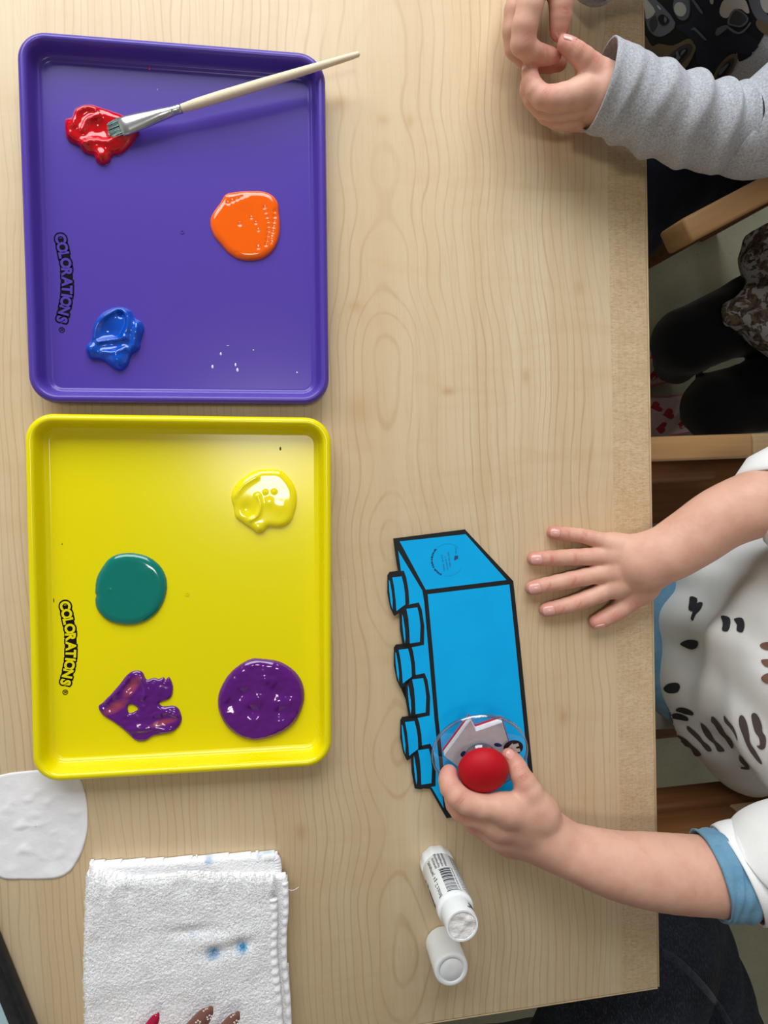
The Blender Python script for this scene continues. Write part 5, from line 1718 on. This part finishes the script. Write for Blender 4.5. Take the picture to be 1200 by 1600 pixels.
# ---- child C: black leggings, spotted tunic, between the two chairs
def child_c():
    sp = base_mat('spotted_cotton', (.5, .5, .5), .9, .2); t, N, L = nt(sp); b = N['Principled BSDF']
    v = coords(N, L)
    f1 = tex_noise(N, L, v, 70, 3, .55, 1.0); f2 = tex_noise(N, L, v, 190, 3, .6)
    blot = ramp(N, L, f1, [(.47, (0, 0, 0)), (.51, (1, 1, 1))])
    inner = ramp(N, L, f2, [(.42, srgb(74, 66, 64)), (.58, srgb(122, 106, 92))])
    L.new(mixc(N, L, blot, srgb(178, 178, 184), inner), b.inputs['Base Color'])
    bump(N, L, tex_noise(N, L, v, 1200, 2), b, .0003, .6)
    blk = cloth('black_leggings', srgb(10, 10, 13), srgb(15, 15, 19), 1100, 60, .95)
    k1 = W(1072, 533, -.235); k2 = W(1120, 636, -.235)
    h1 = Vector((.640, .200, .325)); h2 = Vector((.665, .096, .325))
    a1 = W(1056, 566, -.46); a2 = W(1098, 644, -.46)
    tc = Vector((.665, .142, 0))
    core = [cv(tc + Vector((0, 0, .36)), tc + Vector((-.01, 0, .60)), .066, .060), cv(tc + Vector((-.01, -.09, .625)), tc + Vector((-.01, .09, .625)), .034, .034),
            cv(tc + Vector((-.01, -.09, .625)), tc + Vector((.02, -.072, .475)), .027, .025), cv(tc + Vector((-.01, .09, .625)), tc + Vector((.02, .100, .475)), .027, .025),
            cv(tc + Vector((.02, -.072, .475)), tc + Vector((-.11, -.055, .425)), .024, .018), cv(tc + Vector((.02, .100, .475)), tc + Vector((-.11, .055, .425)), .024, .018)]
    fingers = []
    for s, base in ((-1, tc + Vector((-.11, -.055, .425))), (1, tc + Vector((-.11, .055, .425)))):
        for k in range(4):
            o_ = Vector((-.012, (k - 1.5) * .011, .004)); fingers.append([(base + o_, .007), (base + o_ + Vector((-.022, 0, .002)), .006), (base + o_ + Vector((-.038, 0, -.006)), .0052), (base + o_ + Vector((-.046 - .003 * (k in (1, 2)), 0, -.014)), .0046)])
        fingers.append([(base + Vector((0, -s * .015, .002)), .008), (base + Vector((-.014, -s * .026, .002)), .0066), (base + Vector((-.028, -s * .030, -.002)), .0056)])
    hc = tc + Vector((-.01, 0, .775)); fw = head(core, fingers, hc, (-1, 0, 0))
    V, Q = body_mesh(core, fingers, .003, .016)
    body = obj('person', V.tolist(), Q.tolist(), SKIN); add_flush_shade(body, [(c[-1][0], .008, .5) for c in fingers])
    tag(body, 'child in spotted tunic and black leggings sitting between two chairs', 'person')
    lg = [cv(h1, k1, .054, .036), cv(k1, a1, .036, .032), cv(h2, k2, .056, .037), cv(k2, a2, .037, .032), cv(h1 + Vector((0, -.02, .02)), h2 + Vector((0, .01, .02)), .064, .058)]
    garment('leggings', lg, .0045, blk, body, .012, folds(80, .003, 5))
    y = .142
    hem = W(1122, 494, -.185)
    tn = [cv(tc + Vector((0, -.02, .36)), tc + Vector((-.01, -.02, .58)), .085, .070), cv(tc + Vector((0, .03, .36)), tc + Vector((-.01, .03, .58)), .085, .070), cv(tc + Vector((-.01, -.08, .62)), tc + Vector((-.01, .08, .62)), .044, .044),
          cv(h1 + Vector((.02, .0, .02)), W(1222, 405, -.175), .062, .040), cv(h2 + Vector((.02, .01, .02)), W(1225, 500, -.165), .066, .036), cv(tc + Vector((-.03, .01, .36)), hem + Vector((.022, 0, .0)), .06, .016)]
    garment('tunic', tn, .0040, sp, body, .025, folds(75, .016, 21))
    wr = lambda t, q, p: .06 * math.sin(13 * t + 2 * q) + .03 * math.sin(30 * t + q)
    tube('sleeve', [tc + Vector((-.02, .090, .460)), tc + Vector((.015, .099, .49)), tc + Vector((-.01, .095, .58)), tc + Vector((-.01, .07, .63))], [.034, .036, .042, .044], sp, body, 40, 10, wr)
    tube('sleeve', [tc + Vector((-.02, -.066, .460)), tc + Vector((.015, -.072, .49)), tc + Vector((-.01, -.078, .58)), tc + Vector((-.01, -.07, .63))], [.034, .036, .042, .044], sp, body, 40, 10, wr)
    pw = noisy('pale_pink_canvas', srgb(206, 176, 176), srgb(220, 196, 194), 60, .8); so = base_mat('pink_sole', srgb(196, 110, 118), .7); hp = base_mat('red_heart_print', srgb(186, 40, 62), .7)
    for heel, toe in ((W(1062, 560, -.5), W(952, 590, -.5)), (W(1108, 640, -.5), W(990, 660, -.5))):
        u = shoe(body, Vector((heel.x, heel.y, 0)), Vector((toe.x, toe.y, 0)), pw, so)
        d = Vector((toe.x - heel.x, toe.y - heel.y, 0)).normalized(); s = Vector((d.y, -d.x, 0))
        bv = bvh_of(u)
        for fx, sy_ in ((.40, .012), (.45, -.014), (.62, .004), (.70, -.016), (.72, .018), (.28, .018)):
            c0 = Vector((heel.x, heel.y, 0)) + d * (.125 * fx) + s * sy_
            V = []
            for k in range(18):
                a = 2 * math.pi * k / 18
                x = 16 * math.sin(a) ** 3; yy = 13 * math.cos(a) - 5 * math.cos(2 * a) - 2 * math.cos(3 * a) - math.cos(4 * a)
                q = c0 + s * (x * .00055) + d * (-yy * .00055) + Vector((0, 0, .2))
                l_, n_, _, _ = bv.ray_cast(q, Vector((0, 0, -1)))
                if l_ is None: break
                V.append(l_ + Vector((0, 0, .0007)))
            if len(V) == 18:
                l_, n_, _, _ = bv.ray_cast(c0 + Vector((0, 0, .2)), Vector((0, 0, -1)))
                V.append(l_ + Vector((0, 0, .001)))
                obj('heart_print', V, [(k, (k + 1) % 18, 18) for k in range(18)], hp, body)
    face_parts(body, hc, *fw, cloth('dark_hair', srgb(60, 44, 34), srgb(80, 60, 46), 500, 200), 2)
    # bench below
    st = empty('child_stool', (tc.x + .02, tc.y, 0)); tag(st, 'low wooden stool under the child in the spotted tunic', 'stool')
    box('seat', (-.06, -.105, .235), (.15, .105, .258), WOODC, st, .005, True)
    for x in (.035, .132):
        for yy in (-.085, .085): box('leg', (x - .014, yy - .014, 0), (x + .014, yy + .014, .2345), WOODA, st, .003, True)


child_c()


# ---- adult: jeans at the lower right, painted nails on the towel
def adult():
    m = base_mat('dark_denim', srgb(40, 46, 60), .85, .25); t, N, L = nt(m); b = N['Principled BSDF']
    v = coords(N, L)
    f = tex_noise(N, L, v, 14, 4, .6); tw = tex_noise(N, L, coords(N, L, (900, 260, 500), (0, 0, .6)), 1.0, 2, .7)
    col = ramp(N, L, f, [(.35, srgb(24, 26, 33)), (.65, srgb(40, 45, 56))])
    col = mixc(N, L, ramp(N, L, tw, [(.48, (0, 0, 0)), (.72, (.45, .45, .45))]), col, srgb(78, 88, 108))
    L.new(col, b.inputs['Base Color']); bump(N, L, tw, b, .0005, .8)
    core = []
    skin2 = skin_mat('adult_skin', srgb(186, 140, 116), srgb(172, 124, 100), srgb(170, 100, 88))
    # left hand resting on the towel below the frame
    nails = [((247, 1585), (206, 1655), 36, 20), ((331, 1576), (272, 1648), 37, 30), ((373, 1584), (318, 1660), 37, 27)]
    fing = []
    kn = [(190, 1760), (235, 1740), (290, 1745), (345, 1770)]
    cols = []
    for (tip, base, h, wpx) in nails: cols.append((W(*tip, h / 1000), W(*base, h / 1000 - .001)))
    ch = []
    for i, ((tp, bs), k) in enumerate(zip(cols, [(165, 1715), (230, 1752), (300, 1765)])):
        e = bs + (tp - bs) * .22 - Vector((0, 0, .0055))
        p = W(*k, .046)
        mid = (e + p) / 2 + Vector((0, 0, .010))
        ch.append([(p, .0105), (mid, .0092), (bs - Vector((0, 0, .006)), .0082), (e, .0072)])
    extra = [W(372, 1790, .046), W(392, 1740, .048), W(400, 1700, .041), W(410, 1672, .034)]
    ch.append([(extra[0], .0100), (extra[1], .0086), (extra[2], .0078), (extra[3], .0068)])
    wrist = W(300, 1960, .060); elb = Vector((-.02, -.80, T + .10))
    for c_ in ch: core.append(cv(c_[0][0], wrist, .0125, .024))
    core.append(cv(wrist, elb, .027, .040))
    V, Q = body_mesh(core, ch, .0022, .012)
    body = obj('person', V.tolist(), Q.tolist(), skin2); add_flush_shade(body, [(c_[-1][0], .008, .3) for c_ in ch])
    tag(body, 'adult in dark jeans at the table corner, long painted nails on the towel', 'person')
    redn = base_mat('red_nail_varnish', srgb(176, 16, 60), .08, .6, Coat_Weight=.8); brn = base_mat('brown_nail_varnish', srgb(126, 84, 74), .12, .6, Coat_Weight=.8)
    wht = base_mat('white_flower_print', srgb(236, 226, 218), .3)
    mats = [redn, brn, brn]
    for (tp, bs), mt, (tip, base, h, wpx) in zip(cols, mats, nails):
        bk = bs - tp
        n_ = nail(body, tp, bk, Vector((0, 0, 1)), wpx * .00046, bk.length * .92, mt, 'long_fingernail', .0015, .20, .35, 13)
        tag(n_, 'long pointed red nail' if mt is redn else 'long brown nail with white flower dots')
        if mt is brn:
            s = bk.normalized().cross(Vector((0, 0, 1))).normalized(); parts = []
            bv = bvh_of(n_)
            for (fa, fb) in ((.32, .1), (.16, -.22), (.10, .30), (.55, -.15), (.5, .3), (.75, .1)):
                c0 = tp + bk * fa + s * (fb * wpx * .00046)
                for k in range(5):
                    a = k * 1.2566 + fa * 9; pc_ = c0 + Vector((.0015 * math.cos(a), .0015 * math.sin(a), 0))
                    l_, nn, _, _ = bv.ray_cast(pc_ + Vector((0, 0, .05)), Vector((0, 0, -1)))
                    if l_ is None: continue
                    parts.append(([l_ + Vector((.0007 * math.cos(q), .0007 * math.sin(q), .0009)) for q in [2 * math.pi * j / 10 for j in range(10)]] + [l_ + Vector((0, 0, .0012))], [(j, (j + 1) % 10, 10) for j in range(10)]))
            if parts: obj('nail_flower_dots', *join_meshes(parts), wht, n_)
    lg = [cv(W(905, 1790, -.10), W(1010, 1470, -.135), .082, .070), cv(W(1010, 1470, -.135), W(930, 1380, -.40), .066, .055),
          cv(W(1150, 1800, -.17), W(1030, 1420, -.21), .078, .066), cv(W(1000, 1430, -.20), W(985, 1340, -.44), .064, .052), cv(W(800, 1900, -.06), W(1000, 1900, -.10), .11, .11)]
    jeans = garment('jeans', lg, .0045, m, body, .016, folds(45, .007, 31))
    swm = cloth('unseen_sweater_cloth', srgb(58, 58, 64), srgb(74, 74, 80), 700, 80)
    sw = [cv((.16, -.76, .40), (.15, -.66, .95), .15, .15), cv((.26, -.76, .40), (.25, -.66, .95), .15, .15), cv((.02, -.66, 1.00), (.38, -.66, 1.00), .075, .075),
          cv((.02, -.66, 1.00), elb + Vector((.0, -.01, .0)), .062, .055), cv(elb + Vector((.0, -.01, .0)), elb.lerp(wrist, .72), .055, .043)]
    garment('unseen_sweater', sw, .008, swm, body, .03, folds(30, .012, 14))  # unseen torso, added to shade the near end of the table
    bvj = bvh_of(jeans)
    # side seam
    seam = []
    for px, py in spline([(1034, 1486), (1060, 1503), (1090, 1532), (1118, 1566), (1142, 1604)], False, 10):
        d = (CR * ((px - 600) / F) - CU * ((py - 800) / F) + CF).normalized()
        l_, n_, _, _ = bvj.ray_cast(CAM, d)
        if l_ is not None: seam.append((l_, n_))
    if len(seam) > 4:
        rings = []
        for i, (l_, n_) in enumerate(seam):
            a = seam[max(i - 1, 0)][0]; b_ = seam[min(i + 1, len(seam) - 1)][0]; d = (b_ - a).normalized(); s = d.cross(n_).normalized()
            rings.append([l_ + s * (.0035 * math.cos(q)) + n_ * (.0016 * math.sin(q)) for q in [2 * math.pi * k / 10 for k in range(10)]])
        loft('side_seam', rings, cloth('lighter_denim_seam', srgb(40, 45, 56), srgb(60, 66, 80), 900, 300), body)  # seam ridge a little lighter than the denim


adult()
